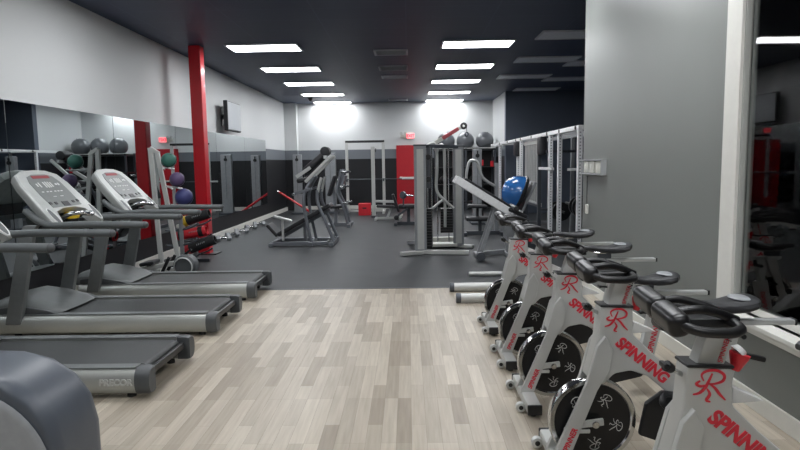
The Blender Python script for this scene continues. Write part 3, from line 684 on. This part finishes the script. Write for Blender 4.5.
t = thing('medicine_ball_stand', 'silver slanted stand with arms for medicine balls before the mirror', 'rack', (-3.45, 8.48, 0))
p = MB(); p.bar((-.17, 0, .04), (-.24, 0, 1.80), .06, .05).bar((.10, .0, .04), (-.14, .0, 1.72), .06, .05)
p.build('posts', 'silver', t)
MB().bar((-.24, 0, 1.80), (-.12, 0, 1.72), .06, .05).bar((-.3, 0, .03), (.28, 0, .03), .07, .06).bar((-.17, -.14, .03), (-.17, .10, .03), .06, .06).build('base', 'silver', t)
for z, x in ((1.53, -.02), (1.25, .08), (.98, .15)):
    MB().tube([(x - .13, 0, z), (x - .03, -.02, z - .03), (x + .02, -.14, z - .035), (x + .05, -.24, z - .02)], .012, 8, sm=4).tube([(x - .13, 0, z), (x + .10, -.02, z - .03), (x + .13, -.12, z - .035), (x + .13, -.22, z - .02)], .012, 8, sm=4).build('ball_arm', 'silver_lt', t)
for z, x, r, m, nm in ((1.62, -3.40, .105, 'teal', 'teal'), (1.345, -3.295, .105, 'purple', 'purple'), (1.09, -3.21, .125, 'blue', 'dark blue')):
    o = thing('medicine_ball', '%s medicine ball on the slanted stand, %s' % (nm, {'teal': 'topmost', 'purple': 'between the teal and blue ones', 'dark blue': 'lowest and largest'}[nm]), 'medicine ball', (x, 8.40, z), 0, 'medicine balls on the stand')
    MB().ball((0, 0, 0), r, 28).build('shell', m, o)
    MB().tube([(r * 1.0 * math.cos(a * math.pi / 16), r * 1.0 * math.sin(a * math.pi / 16) * .5, r * math.sin(a * math.pi / 16) * .87) for a in range(32)], .006, 6, True).tube([(r * math.sin(a * math.pi / 16) * .5, r * math.cos(a * math.pi / 16) * .87, r * 1.0 * math.sin(a * math.pi / 16) * .0 + r * math.cos(a * math.pi / 16) * .5 * 0 + r * math.sin(a * math.pi / 16) * .87) for a in range(32)], .005, 6, True).build('seam', 'black', o)

t = thing('tube_rack', 'dark steel rack holding weighted tubes beside the red column', 'rack', (-3.42, 9.05, 0))
MB().bar((.0, -.28, .03), (0, .28, .03), .06, .05).bar((-.25, -.28, .03), (.22, -.28, .03), .06, .05).bar((-.25, .28, .03), (.22, .28, .03), .06, .05).build('base', 'dark_metal', t)
for y in (-.28, .28):
    MB().bar((0, y, .03), (0, y, .84), .05, .05).build('post', 'grey_metal', t)
    for z in (.20, .43, .66): MB().tube([(-.24, y, z - .085), (-.05, y, z - .09), (.16, y, z - .04), (.27, y, z + .02)], .014, 8, sm=4).build('cradle_arm', 'dark_metal', t)
def wtube(x, z, tilt, body, band, lab, L=.46, ends=2):
    o = thing('weighted_tube', lab, 'weighted tube', (x, 9.05, z), 0, 'weighted tubes on the dark rack'); o.rotation_euler = (0, R(-tilt), 0)
    r = .078; q = MB(); n = 24
    q.lathe([(.052, 0.02), (.055, 0), (r - .008, 0), (r, .012), (r, L - .012), (r - .008, L), (.055, L), (.052, L - .02)], (-L / 2, 0, 0), (1, 0, 0), 28)
    q.build('sleeve', body, o)
    for xx in (-L / 2 + .03, L / 2 - .12)[:ends]:
        MB().cyl((xx, 0, 0), (xx + .07, 0, 0), r + .003, None, 28).build('band', band, o)
    k = MB()
    for i in range(5): k.tube([(-.02 + .03 * i, -.076, .01), (-.015 + .03 * i, -.083, .02), (-.01 + .03 * i, -.076, .03)], .006, 6)
    k.build('grip_ridges', 'grey_metal', o)
wtube(-3.30, .735, 18, 'rubber_black', 'yellow', 'black weighted tube with a yellow band, topmost on the dark rack', ends=1)
wtube(-3.36, .50, 10, 'red_plastic', 'black', 'red weighted tube with black bands, middle of the dark rack')
wtube(-3.25, .31, 20, 'rubber_black', 'red_plastic', 'black weighted tube with a red band, lowest on the dark rack', .52, 1)
o = MB().box((0, 0, 0), (.13, .10, .06), bev=.02).build('folded_towel', 'cream', None, (-3.52, 9.02, .612)); tag(o, 'small folded white towel lying on the red weighted tube', 'towel')

# dumbbells along the left wall
def dumbbell():
    o = thing('dumbbell', 'x', 'dumbbell', (0, 0, 0), 0, 'chrome dumbbells along the left wall')
    MB().cyl((-.07, 0, .062), (.07, 0, .062), .018, None, 14).build('handle', 'chrome', o)
    for sg in (-1, 1): MB().lathe([(0, 0), (.05, 0), (.062, .012), (.062, .075), (.05, .087), (0, .087)], (sg * .065, 0, .062), (sg, 0, 0), 6).build('weight_head', 'grey_metal', o)
    return o
d0 = None
for i, (y, l) in enumerate(((11.9, 'chrome handled dumbbell by the left baseboard, nearest the red column'), (12.5, 'chrome handled dumbbell by the left baseboard, second from the red column'), (13.2, 'chrome handled dumbbell by the left baseboard, third from the red column'), (14.0, 'chrome handled dumbbell by the left baseboard, fourth from the red column'), (14.8, 'chrome handled dumbbell by the left baseboard, farthest from the red column'))):
    if d0 is None: d0 = dumbbell(); d0.location = (-3.78, y, 0); d0['label'] = l; d0.rotation_euler = (0, 0, R(25))
    else: dup(d0, (-3.78, y, 0), l, R(25 + 20 * (i % 2)))

# ================================================================ BACK LEFT: plate loaded machine etc.
t = thing('plate_loaded_press', 'grey steel plate loaded press machine with a long inclined pad, front left on the rubber', 'weight machine', (-2.0, 11.3, 0))
Z = lambda x: x + 2.0
f = MB()
f.bar((Z(-2.6), -.30, .05), (Z(-1.40), -.30, .05), .07, .07, .01).bar((Z(-2.6), .30, .05), (Z(-1.40), .30, .05), .07, .07, .01)
f.bar((Z(-2.58), -.45, .04), (Z(-2.58), .45, .04), .08, .07, .01).bar((Z(-1.45), -.5, .04), (Z(-1.45), .5, .04), .08, .07, .01).bar((Z(-1.85), -.40, .04), (Z(-1.85), .40, .04), .08, .07, .01)
f.build('base', 'gunmetal', t)
for y in (-.30, .30):
    MB().tube([(Z(-1.84), y, .08), (Z(-1.93), y, .55), (Z(-1.96), y, .88), (Z(-1.90), y * .8, 1.10), (Z(-1.78), y * .6, 1.30)], .031, 12, sm=4).build('rear_upright', 'gunmetal', t)
    MB().tube([(Z(-1.42), y, .10), (Z(-1.58), y, .50), (Z(-1.70), y * .9, .82), (Z(-1.70), y * .85, 1.05)], .031, 12, sm=4).build('front_upright', 'gunmetal', t)
    MB().tube([(Z(-1.70), y * .85, 1.00), (Z(-1.66), y * .85, 1.15), (Z(-1.62), y * .85, 1.28)], .028, 12).build('press_grip', 'silver_lt', t)
    MB().cyl((Z(-1.48), y * 1.1, .12), (Z(-1.48), y * 1.75, .12), .025).build('plate_peg', 'chrome', t)
    MB().cyl((Z(-2.12), y * 1.0, .98), (Z(-2.12), y * 1.6, .98), .025).build('plate_peg', 'chrome', t)
    MB().bar((Z(-2.15), y, .98), (Z(-1.80), y, 1.08), .04, .05).build('peg_arm', 'gunmetal', t)
    MB().bar((Z(-1.93), y * .75, 1.2), (Z(-1.42), y * .75, 1.69), .05, .06, .01).build('lever_arm', 'silver_lt', t)
MB().bar((Z(-2.50), 0, .20), (Z(-1.48), 0, .76), .42, .09, .03).build('long_pad', 'black_pad', t)
MB().bar((Z(-2.45), 0, .14), (Z(-1.50), 0, .66), .08, .06).bar((Z(-2.0), 0, .06), (Z(-2.0), 0, .40), .06, .06).build('pad_rail', 'gunmetal', t)
MB().bar((Z(-2.70), 0, .40), (Z(-2.50), 0, .18), .42, .07, .025).build('foot_rest', 'black_pad', t)
MB().bar((Z(-2.55), -.25, .57), (Z(-2.20), -.25, .47), .06, .05, .015).bar((Z(-2.38), -.25, .10), (Z(-2.38), -.25, .52), .04, .04).build('side_handle', 'silver_lt', t)
MB().cyl((Z(-1.96), 0, 1.40), (Z(-1.60), 0, 1.70), .075, None, 20, .02).build('shoulder_roller', 'black_pad', t)
MB().bar((Z(-2.10), 0, 1.22), (Z(-1.84), 0, 1.26), .44, .09, .03).build('head_pad', 'black_pad', t)
MB().cyl((Z(-1.56), -.16, 1.77), (Z(-1.56), .16, 1.77), .09, None, 20, .02).build('top_roller', 'black_pad', t)
MB().bar((Z(-2.10), -.2, 1.30), (Z(-1.83), -.2, 1.47), .05, .06).bar((Z(-1.55), -.22, 1.66), (Z(-1.55), .22, 1.66), .05, .06).build('lever_brace', 'silver_lt', t)

t = thing('chest_press_machine', 'dark plate loaded seat machine with chrome pegs behind the long pad press', 'weight machine', (-1.62, 14.5, 0))
Z = lambda x: x + 1.62
MB().bar((Z(-1.98), 0, .04), (Z(-1.40), 0, .04), .08, .08).bar((Z(-1.45), -.45, .04), (Z(-1.45), .45, .04), .08, .08).bar((Z(-1.95), -.4, .04), (Z(-1.95), .4, .04), .08, .08).build('base', 'gunmetal', t)
for y in (-.25, .25):
    MB().tube([(Z(-1.48), y, .06), (Z(-1.58), y, .5), (Z(-1.72), y, .85), (Z(-1.64), y, 1.2), (Z(-1.60), y, 1.4)], .035, 12, sm=4).build('upright', 'gunmetal', t)
    for x, z in ((-1.58, 1.33), (-1.62, .97), (-1.55, .58)): MB().cyl((Z(x) - .02, y * 1.1, z), (Z(x) + .12, y * 1.5, z), .028).build('plate_peg', 'chrome', t)
MB().bar((Z(-1.95), 0, .75), (Z(-1.78), 0, 1.25), .32, .08, .03).build('back_pad', 'black_pad', t)
MB().bar((Z(-1.92), 0, .48), (Z(-1.60), 0, .50), .36, .08, .03).build('seat', 'black_pad', t)
MB().bar((Z(-1.80), 0, .06), (Z(-1.78), 0, .48), .08, .08).bar((Z(-1.80), 0, .45), (Z(-1.85), 0, 1.0), .06, .06).build('seat_post', 'gunmetal', t)
MB().bar((Z(-1.64), 0, .92), (Z(-1.52), 0, 1.25), .5, .05).build('press_bar', 'gunmetal', t)

def cable_tower(x, y, h, w, label):
    t = thing('cable_tower', label, 'weight machine', (x, y, 0), 0, 'silver cable towers')
    MB().box((0, 0, .04 + h / 2), (w, .16, h), bev=.02).build('shroud', 'grey_metal', t)
    MB().box((0, .02, .03), (w + .12, .6, .06), bev=.01).build('base', 'dark_metal', t)
    MB().box((w * .62, .05, h * .38), (.05, .12, h * .66), bev=.008).build('weight_stack', 'black', t)
    MB().cyl((0, -.12, h - .12), (0, -.05, h - .12), .05, None, 18).bar((0, -.1, h - .1), (0, -.1, h), .03, .05).build('pulley', 'black', t)
    MB().tube([(0, -.12, h - .17), (0, -.125, .5)], .004, 6).build('cable', 'black', t)
    return t
cable_tower(-3.42, 18.35, 1.80, .27, 'silver cable tower against the back wall, left one behind the press')
cable_tower(-2.43, 18.6, 1.84, .34, 'wider silver cable tower against the back wall, half hidden by the press lever')
cable_tower(1.70, 14.6, 1.80, .22, 'silver cable tower far behind the inclined white board')
t = thing('red_bar', 'red padded bar leaning low against the mirror wall in the back corner', 'bar', (-3.95, 17.9, 0))
MB().cyl((.02, 0, .71), (1.0, 0, .06), .035, None, 16, .01).build('pad', 'red', t)
MB().cyl((-.03, 0, .743), (.05, 0, .69), .018, None, 12).build('end', 'chrome', t)

# power rack with barbell
t = thing('squat_rack', 'tall grey squat rack with a black top bar against the back wall', 'squat rack', (-1.33, 18.5, 0))
for x in (-.57, .57):
    MB().box((x, 0, 1.1), (.085, .085, 2.2), bev=.008).build('upright', 'silver', t)
    MB().bar((x, -.65, .04), (x, .35, .04), .08, .08).build('foot', 'silver', t)
    MB().bar((x, -.06, 1.0), (x, -.15, 1.0), .05, .05).bar((x, -.14, 1.0), (x, -.14, 1.07), .05, .02).build('bar_hook', 'dark_metal', t)
MB().bar((-.61, 0, 2.21), (.61, 0, 2.21), .09, .07, .01).build('top_bar', 'black', t)
MB().bar((-.57, .2, .04), (.57, .2, .04), .07, .07).build('rear_beam', 'silver', t)
t = thing('barbell', 'long thin barbell held across the squat rack, pale sleeve at its right end', 'barbell', (-.85, 18.385, 1.044))
MB().cyl((-1.05, 0, 0), (.72, 0, 0), .015, None, 12).build('shaft', 'dark_metal', t)
for a, b_ in ((-1.35, -1.05), (.66, 1.02)): MB().cyl((a, 0, 0), (b_, 0, 0), .027, None, 14, .004).build('sleeve', 'silver_lt', t)
t = thing('cable_post', 'single silver pulley post standing before the squat rack', 'weight machine', (-.985, 16.75, 0))
MB().box((0, 0, 1.0), (.10, .12, 2.0), bev=.01).build('post', 'silver', t)
MB().box((0, .15, .03), (.14, .6, .06), bev=.01).build('foot', 'dark_metal', t)
MB().cyl((.07, 0, 1.9), (.1, 0, 1.9), .05, None, 18).build('pulley', 'black', t)
MB().bar((.04, 0, .46), (.62, 0, .44), .06, .07, .01).build('arm', 'silver_lt', t)
t = thing('plyo_box', 'bright red plyometric box on the floor by the back wall', 'box', (-1.30, 17.55, 0))
MB().box((0, 0, .175), (.36, .36, .35), bev=.012).build('body', 'red_plastic', t)
MB().box((0, -.182, .22), (.12, .006, .04), bev=.002).build('hand_slot', 'black', t)
t = thing('exercise_bench', 'low adjustable bench with a raised dark back pad near the red door', 'bench', (-.48, 15.9, 0))
MB().bar((-.42, 0, .05), (.30, 0, .05), .07, .06).bar((-.40, -.25, .04), (-.40, .25, .04), .06, .06).bar((.26, -.25, .04), (.26, .25, .04), .06, .06).bar((-.1, 0, .06), (.02, 0, .34), .06, .06).build('frame', 'silver_lt', t)
MB().bar((.06, 0, .70), (.22, 0, .22), .26, .07, .025).build('back_pad', 'black_pad', t)
MB().bar((-.38, 0, .38), (.10, 0, .36), .28, .07, .025).build('seat_pad', 'black_pad', t)
MB().cyl((.28, -.2, .13), (.28, .2, .13), .04).build('roller', 'cream', t)
t = thing('leg_extension_machine', 'dark seated leg machine with a chrome bar and round plate before the red door', 'weight machine', (.0, 14.6, 0))
MB().bar((-.35, 0, .04), (.35, 0, .04), .08, .08).bar((-.32, -.35, .04), (-.32, .35, .04), .07, .07).bar((.30, -.35, .04), (.30, .35, .04), .07, .07).bar((0, 0, .06), (0, 0, .42), .08, .08).build('frame', 'dark_metal', t)
MB().box((-.02, 0, .46), (.46, .42, .10), bev=.03).build('seat', 'black_pad', t)
MB().bar((.20, 0, .50), (.30, 0, .95), .38, .09, .03).build('back_pad', 'black_pad', t)
MB().cyl((-.30, -.24, .20), (-.30, .24, .20), .06, None, 18, .015).build('shin_roller', 'black_pad', t)
MB().bar((-.02, -.2, .42), (-.30, -.2, .22), .04, .05).bar((-.12, -.28, .46), (-.12, -.28, .76), .04, .04).build('lever', 'dark_metal', t)
pg = MB().cyl((-.12, -.42, .76), (.12, -.30, .73), .022, None, 14).build('plate_peg', 'chrome', t)
MB().cyl((-.15, -.45, .765), (-.10, -.40, .755), .09, None, 22, .008).build('round_plate', 'dark_metal', t)

# ================================================================ CENTRE: twin tower cable station
t = thing('cable_station', 'large silver twin tower cable station in the middle of the rubber floor', 'weight machine', (.55, 10.2, 0))
Z = lambda x: x - .55
for x, y, w in ((.20, 9.82 - 10.2, .20), (.89, 10.5 - 10.2, .19)):
    o = MB().box((Z(x), y, .92), (w, .11, 1.78), bev=.02).build('tower', 'grey_metal', t)
    MB().box((Z(x), y - .057, .92), (w * .55, .008, 1.66), bev=.003).build('tower_panel', 'silver', o)
    MB().box((Z(x), y, 1.815), (w + .02, .13, .03), bev=.008).build('tower_cap', 'dark_metal', o)
st = MB()
for k in range(14): st.box((Z(.345), -.16, .10 + k * .0485), (.09, .18, .046), bev=.005)
st.build('weight_stack', 'black', t)
st = MB()
for k in range(9): st.box((Z(.68), .36, .30 + k * .0485), (.22, .16, .046), bev=.005)
st.build('rear_weight_stack', 'black', t)
MB().cyl((Z(.33), -.18, .1), (Z(.33), -.18, 1.78), .012).cyl((Z(.40), -.18, .1), (Z(.40), -.18, 1.78), .012).cyl((Z(.52), .36, .1), (Z(.52), .36, 1.8), .012).cyl((Z(.72), .36, .1), (Z(.72), .36, 1.8), .012).build('guide_rods', 'chrome', t)
MB().bar((Z(-.13), -.56, .035), (Z(.30), -.36, .035), .12, .06, .01).bar((Z(.24), -.40, .04), (Z(.99), -.52, .04), .09, .07, .01).bar((Z(.86), .36, .035), (Z(1.14), .18, .035), .10, .06, .01).build('floor_beams', 'silver', t)
MB().bar((Z(-.0), .9, .03), (Z(.20), -.20, .18), .06, .06).bar((Z(.0), .8, .03), (Z(.9), .8, .03), .08, .06).bar((Z(.9), .3, .03), (Z(.9), .8, .03), .08, .06).build('rear_braces', 'grey_metal', t)
MB().box((Z(.62), .70, .10), (.48, .10, .10), bev=.01).bar((Z(.30), .36, .06), (Z(.86), .36, .06), .3, .05).build('stack_base', 'cream', t)
MB().bar((Z(.20), -.38, 1.80), (Z(.89), .30, 1.80), .07, .06).build('top_beam', 'dark_metal', t)
a = MB()
a.tube([(Z(.28), -.1, 1.78), (Z(.42), .1, 1.86), (Z(.50), .2, 1.78), (Z(.51), .2, 1.4), (Z(.50), .2, 1.05), (Z(.62), .2, .88), (Z(.80), .2, .72)], .026, 12, sm=5)
a.tube([(Z(.51), .28, 1.70), (Z(.56), .28, 1.83), (Z(.63), .28, 1.80), (Z(.65), .28, 1.5), (Z(.65), .28, .38)], .026, 12, sm=5)
a.tube([(Z(.30), .2, .58), (Z(.42), .2, .72), (Z(.62), .2, .88)], .024, 12, sm=3)
a.build('press_arms', 'silver_lt', t)
jb = MB(); jb.bar((Z(.36), .30, 1.80), (Z(.62), .30, 1.95), .06, .07, .012); jo = jb.build('jib_arm', 'cream', t)
MB().bar((Z(.60), .30, 1.94), (Z(.90), .30, 2.115), .055, .065, .012).build('jib_sleeve', 'jib_red', jo)
MB().bar((Z(.88), .30, 2.10), (Z(.98), .30, 2.16), .04, .05, .01).build('jib_tip', 'cream', jo)
MB().lathe([(.022, -.02), (.05, -.025), (.06, -.02), (.05, 0), (.06, .02), (.05, .025), (.022, .02)], (Z(.99), .30, 2.16), (0, 1, 0), 24).build('pulley', 'black', jo)
MB().tube([(Z(1.04), .30, 2.15), (Z(1.045), .30, 2.05)], .006, 6).tube([(Z(1.045), .30, 2.05), (Z(1.015), .30, 2.02), (Z(1.04), .30, 1.97), (Z(1.07), .30, 2.02)], .010, 8, True, 3).build('hook', 'dark_metal', jo)
for x, z in ((.34, 1.62), (.34, 1.25)):
    MB().cyl((Z(x), -.30, z), (Z(x), -.24, z), .05, None, 20, .008).build('pulley', 'black', t)
MB().box((Z(.345), -.26, 1.45), (.06, .05, .7), bev=.01).build('cable_carriage', 'dark_metal', t)

t = thing('seated_row_machine', 'low black padded seat machine behind the right tower of the cable station', 'weight machine', (1.45, 12.4, 0))
MB().bar((-.30, 0, .04), (.50, 0, .04), .08, .08).bar((-.28, -.3, .04), (-.28, .3, .04), .07, .07).bar((.48, -.3, .04), (.48, .3, .04), .07, .07).bar((.05, 0, .06), (.05, 0, .30), .07, .07).build('frame', 'dark_metal', t)
MB().box((.0, 0, .34), (.50, .36, .09), bev=.035).build('seat', 'black_pad', t)
MB().bar((-.22, -.1, .62), (.18, -.1, .60), .3, .07, .03).bar((.0, 0, .36), (.0, 0, .6), .05, .05).build('thigh_pad', 'black_pad', t)
MB().bar((.40, 0, .06), (.40, 0, 1.5), .07, .08).build('mast', 'grey_metal', t)
MB().tube([(-.22, -.1, .95), (-.24, -.1, 1.25), (-.18, -.1, 1.52), (-.08, -.1, 1.56), (.0, -.1, 1.50), (.10, -.1, 1.2), (.40, 0, 1.0)], .03, 12, sm=5).build('lever', 'silver_lt', t)
MB().cyl((-.22, -.15, .98), (-.22, -.15, 1.12), .03).build('grip', 'black', t)

# ================================================================ inclined white board bench
t = thing('decline_bench', 'inclined bench with a thick white edge and black pad, beside the blue dome', 'bench', (1.2, 9.35, 0))
Z = lambda x: x - 1.2
A, B = Vector((Z(.74), 0, 1.27)), Vector((Z(1.58), 0, .74)); d = (B - A)
for y in (-.19, .19):
    MB().bar(A + Vector((0, y, 0)), B + Vector((0, y, 0)), .06, .12, .012).build('side_rail', 'white_steel', t)
up = Vector((d.z, 0, -d.x)).normalized() * -1
up = up if up.z > 0 else -up
MB().bar(A + d * .12 + up * .07, A + d * .98 + up * .07, .30, .06, .025).build('pad', 'black_pad', t)
MB().bar(A + d * .15, A + d * .9, .32, .03).build('pad_board', 'dark_metal', t)
for y in (-.12, .12): MB().bar((Z(1.38), y, .84), (Z(1.12), y, .06), .05, .055).build('front_leg', 'grey_metal', t)
MB().bar((Z(1.48), .12, .80), (Z(1.60), .12, .05), .05, .055).build('rear_leg', 'grey_metal', t)
MB().bar((Z(1.10), -.32, .035), (Z(1.10), .30, .035), .08, .07, .012).bar((Z(1.10), .1, .05), (Z(1.62), .35, .05), .07, .07, .012).bar((Z(1.60), -.05, .035), (Z(1.60), .45, .035), .08, .07, .012).build('base', 'grey_metal', t)
MB().cyl((Z(1.11), -.34, .07), (Z(1.11), -.22, .07), .07, None, 18, .01).build('foot_wheel', 'dark_metal', t)
MB().bar((Z(1.55), -.1, .80), (Z(1.84), -.1, .66), .3, .07, .03).cyl((Z(1.66), -.30, .80), (Z(1.66), .26, .80), .045, None, 16, .015).build('leg_hook', 'black_pad', t)
# blue dome trainer on tilted stand
t = thing('dome_stand', 'grey post stand with a slanted back plate behind the blue dome', 'stand', (2.12, 10.5, 0))
MB().bar((.02, 0, .03), (-.05, 0, .76), .08, .08).bar((-.2, -.25, .03), (-.2, .25, .03), .06, .06).bar((.2, -.25, .03), (.2, .25, .03), .06, .06).bar((-.2, 0, .03), (.2, 0, .03), .07, .06).build('post', 'dark_metal', t)
MB().bar((-.13, 0, .66), (.10, 0, 1.16), .42, .05, .01).build('back_plate', 'grey_metal', t)
MB().bar((-.18, 0, .625), (-.44, 0, .545), .30, .03, .006).bar((-.04, 0, .56), (-.42, 0, .52), .05, .05).build('ledge', 'dark_metal', t)
t = thing('balance_dome', 'glossy blue balance dome with black base resting tilted on its stand', 'balance trainer', (2.05, 10.5, .945))
ax = Vector((-.93, 0, .38)).normalized()
MB().lathe([(0, -.0), (.31, 0), (.33, .02), (.33, .05), (.31, .065)], (-.035, 0, .0), ax, 40).build('base', 'black', t)
MB().lathe([(.305, .055), (.305, .09), (.285, .17), (.245, .25), (.18, .315), (.09, .355), (0, .365)], (-.035, 0, .0), ax, 40).build('dome', 'bosu', t)

# ================================================================ white training rig on the right
t = thing('training_rig', 'long white steel training rig running back along the right side', 'training rig', (2.65, 9.2, 0))
def up_(y, x=0.0, m='perf', h=1.995, w=.07): return MB().box((0, 0, 0), (w, w, h), bev=.004).build('upright', m, t, (x, y - 9.2, h / 2))
for y in (9.2, 10.4, 11.05, 13.9, 14.3, 17.1): up_(y)
for y in (9.2, 11.05, 12.3, 14.3, 17.1): up_(y, .75, 'grey_metal')
MB().box((0, 4.72, 2.03), (.08, 9.56, .07), bev=.006).build('top_beam', 'white_steel', t)
MB().box((.75, 4.0, 2.03), (.08, 8.1, .08), bev=.006).build('rear_top_beam', 'grey_metal', t)
for y in (9.2, 11.05, 14.3, 17.1):
    MB().box((.375, y - 9.2, 2.03), (.68, .07, .07), bev=.005).build('roof_beam', 'white_steel', t)
    MB().box((.375, y - 9.2, .04), (.68, .08, .07), bev=.005).build('floor_beam', 'grey_metal', t)
for y in (9.3, 10.3, 11.2, 12.6, 13.8, 14.4, 15.6, 16.9):
    MB().cyl((-.05, y - 9.2, 2.03), (-.035, y - 9.2, 2.03), .03, None, 12).build('bolt_plate', 'black', t)
for y, z in ((11.4, .0), (14.0, 0)):
    o = MB().box((-.02, y - 9.2 + .28, 1.82), (.16, .26, .36), bev=.05).build('hanging_pad', 'black_pad', t)
    MB().bar((0, y - 9.2 + .28, 1.995), (0, y - 9.2 + .28, 1.96), .05, .05).build('hanger', 'dark_metal', o)
up_(11.9, -.02, 'dark_metal', 1.995, .07)
MB().bar((-.02, 1.6, 1.38), (-.02, 2.75, 1.38), .05, .05).bar((.40, .6, 1.38), (-.02, .6, 1.38), .04, .04).build('cross_bars', 'white_steel', t)
for p, q in (((-.05, 2.0, 1.70), (.75, 2.0, 1.70)), ((-.02, 2.7, .62), (-.02, 5.0, .62)), ((-.02, 2.7, .55), (.75, 2.7, .55))): MB().bar(p, q, .05, .05).build('dark_cross_bar', 'dark_metal', t)
pn = MB()
for k in range(9): pn.box((.05, 3.05 + k * .17, 1.25), (.025, .06, 1.35), bev=.004)
pn.box((.06, 3.75, .62), (.06, 1.6, .08)).box((.06, 3.75, 1.92), (.06, 1.6, .08)); pn.build('slatted_guard', 'silver_lt', t)
wp = MB()
for y, z, r in ((.55, .74, .20), (.75, .74, .20), (1.1, .74, .16), (2.2, .55, .18), (2.5, .55, .18)): wp.lathe([(.03, -.02), (r, -.025), (r, .025), (.03, .02)], (.3, y, z), (0, 1, 0), 28)
wp.cyl((.3, .3, .74), (.3, 1.85, .74), .025, None, 12).cyl((.3, 1.9, .55), (.3, 2.7, .55), .025, None, 12).build('plate_storage', 'black', t)

# ================================================================ ball shelf at back right
t = thing('ball_shelf', 'dark steel storage shelf by the back wall under the big grey balls', 'shelf', (1.85, 19.2, 0))
for x in (-.95, 0, .92):
    for y in (-.3, .3): MB().box((x, y, .98), (.06, .05, 1.96), bev=.004).build('post', 'dark_metal', t)
for z in (.25, .80, 1.35, 1.925): MB().box((-.015, 0, z), (1.93, .66, .04), bev=.005).build('shelf_board', 'black', t)
MB().box((-.015, .31, 1.0), (1.9, .015, 1.8)).build('back_panel', 'black', t)
MB().cyl((-.97, -.20, 1.965), (.95, -.20, 1.965), .018, None, 10).cyl((-.97, .18, 1.965), (.95, .18, 1.965), .018, None, 10).build('ball_rails', 'silver', t)
for dx, dz in ((.50, 1.50), (.82, 1.46)):
    MB().box((dx, -.335, dz), (.10, .01, .18), bev=.003).build('red_sign', 'red_plastic', t)
for x, l in ((1.24, 'left'), (1.86, 'middle'), (2.48, 'right')):
    o = thing('stability_ball', 'large grey inflated exercise ball on the top shelf, %s one of three' % l, 'exercise ball', (x, 19.19, 2.202), 0, 'grey balls on the top shelf')
    b = MB(); b.lathe([(0, -.285)] + [(.285 * math.sin(math.pi * k / 24) * (1 + .004 * (k % 2)), -.285 * math.cos(math.pi * k / 24)) for k in range(1, 24)] + [(0, .285)], (0, 0, 0), (.3, -.2, .93), 40); b.build('shell', 'ball_grey', o)
    MB().cyl((.28 * .3, -.278 * .2, .27 * .93), (.29 * .3, -.29 * .2, .29 * .93), .015, None, 12).build('valve', 'black', o)
for i, (x, z, r, m, l) in enumerate(((1.15, .97, .14, 'black', 'black'), (1.50, .96, .13, 'dark_metal', 'charcoal'), (2.1, .97, .14, 'rubber_black', 'dark rubber'))):
    o = thing('slam_ball', '%s slam ball on the second shelf under the grey balls' % l, 'ball', (x, 19.1, .82 + r)); MB().ball((0, 0, 0), r, 24).build('shell', m, o); MB().cyl((0, -r * .98, 0), (0, -r * 1.01, 0), .03, None, 12).build('valve', 'grey_metal', o)
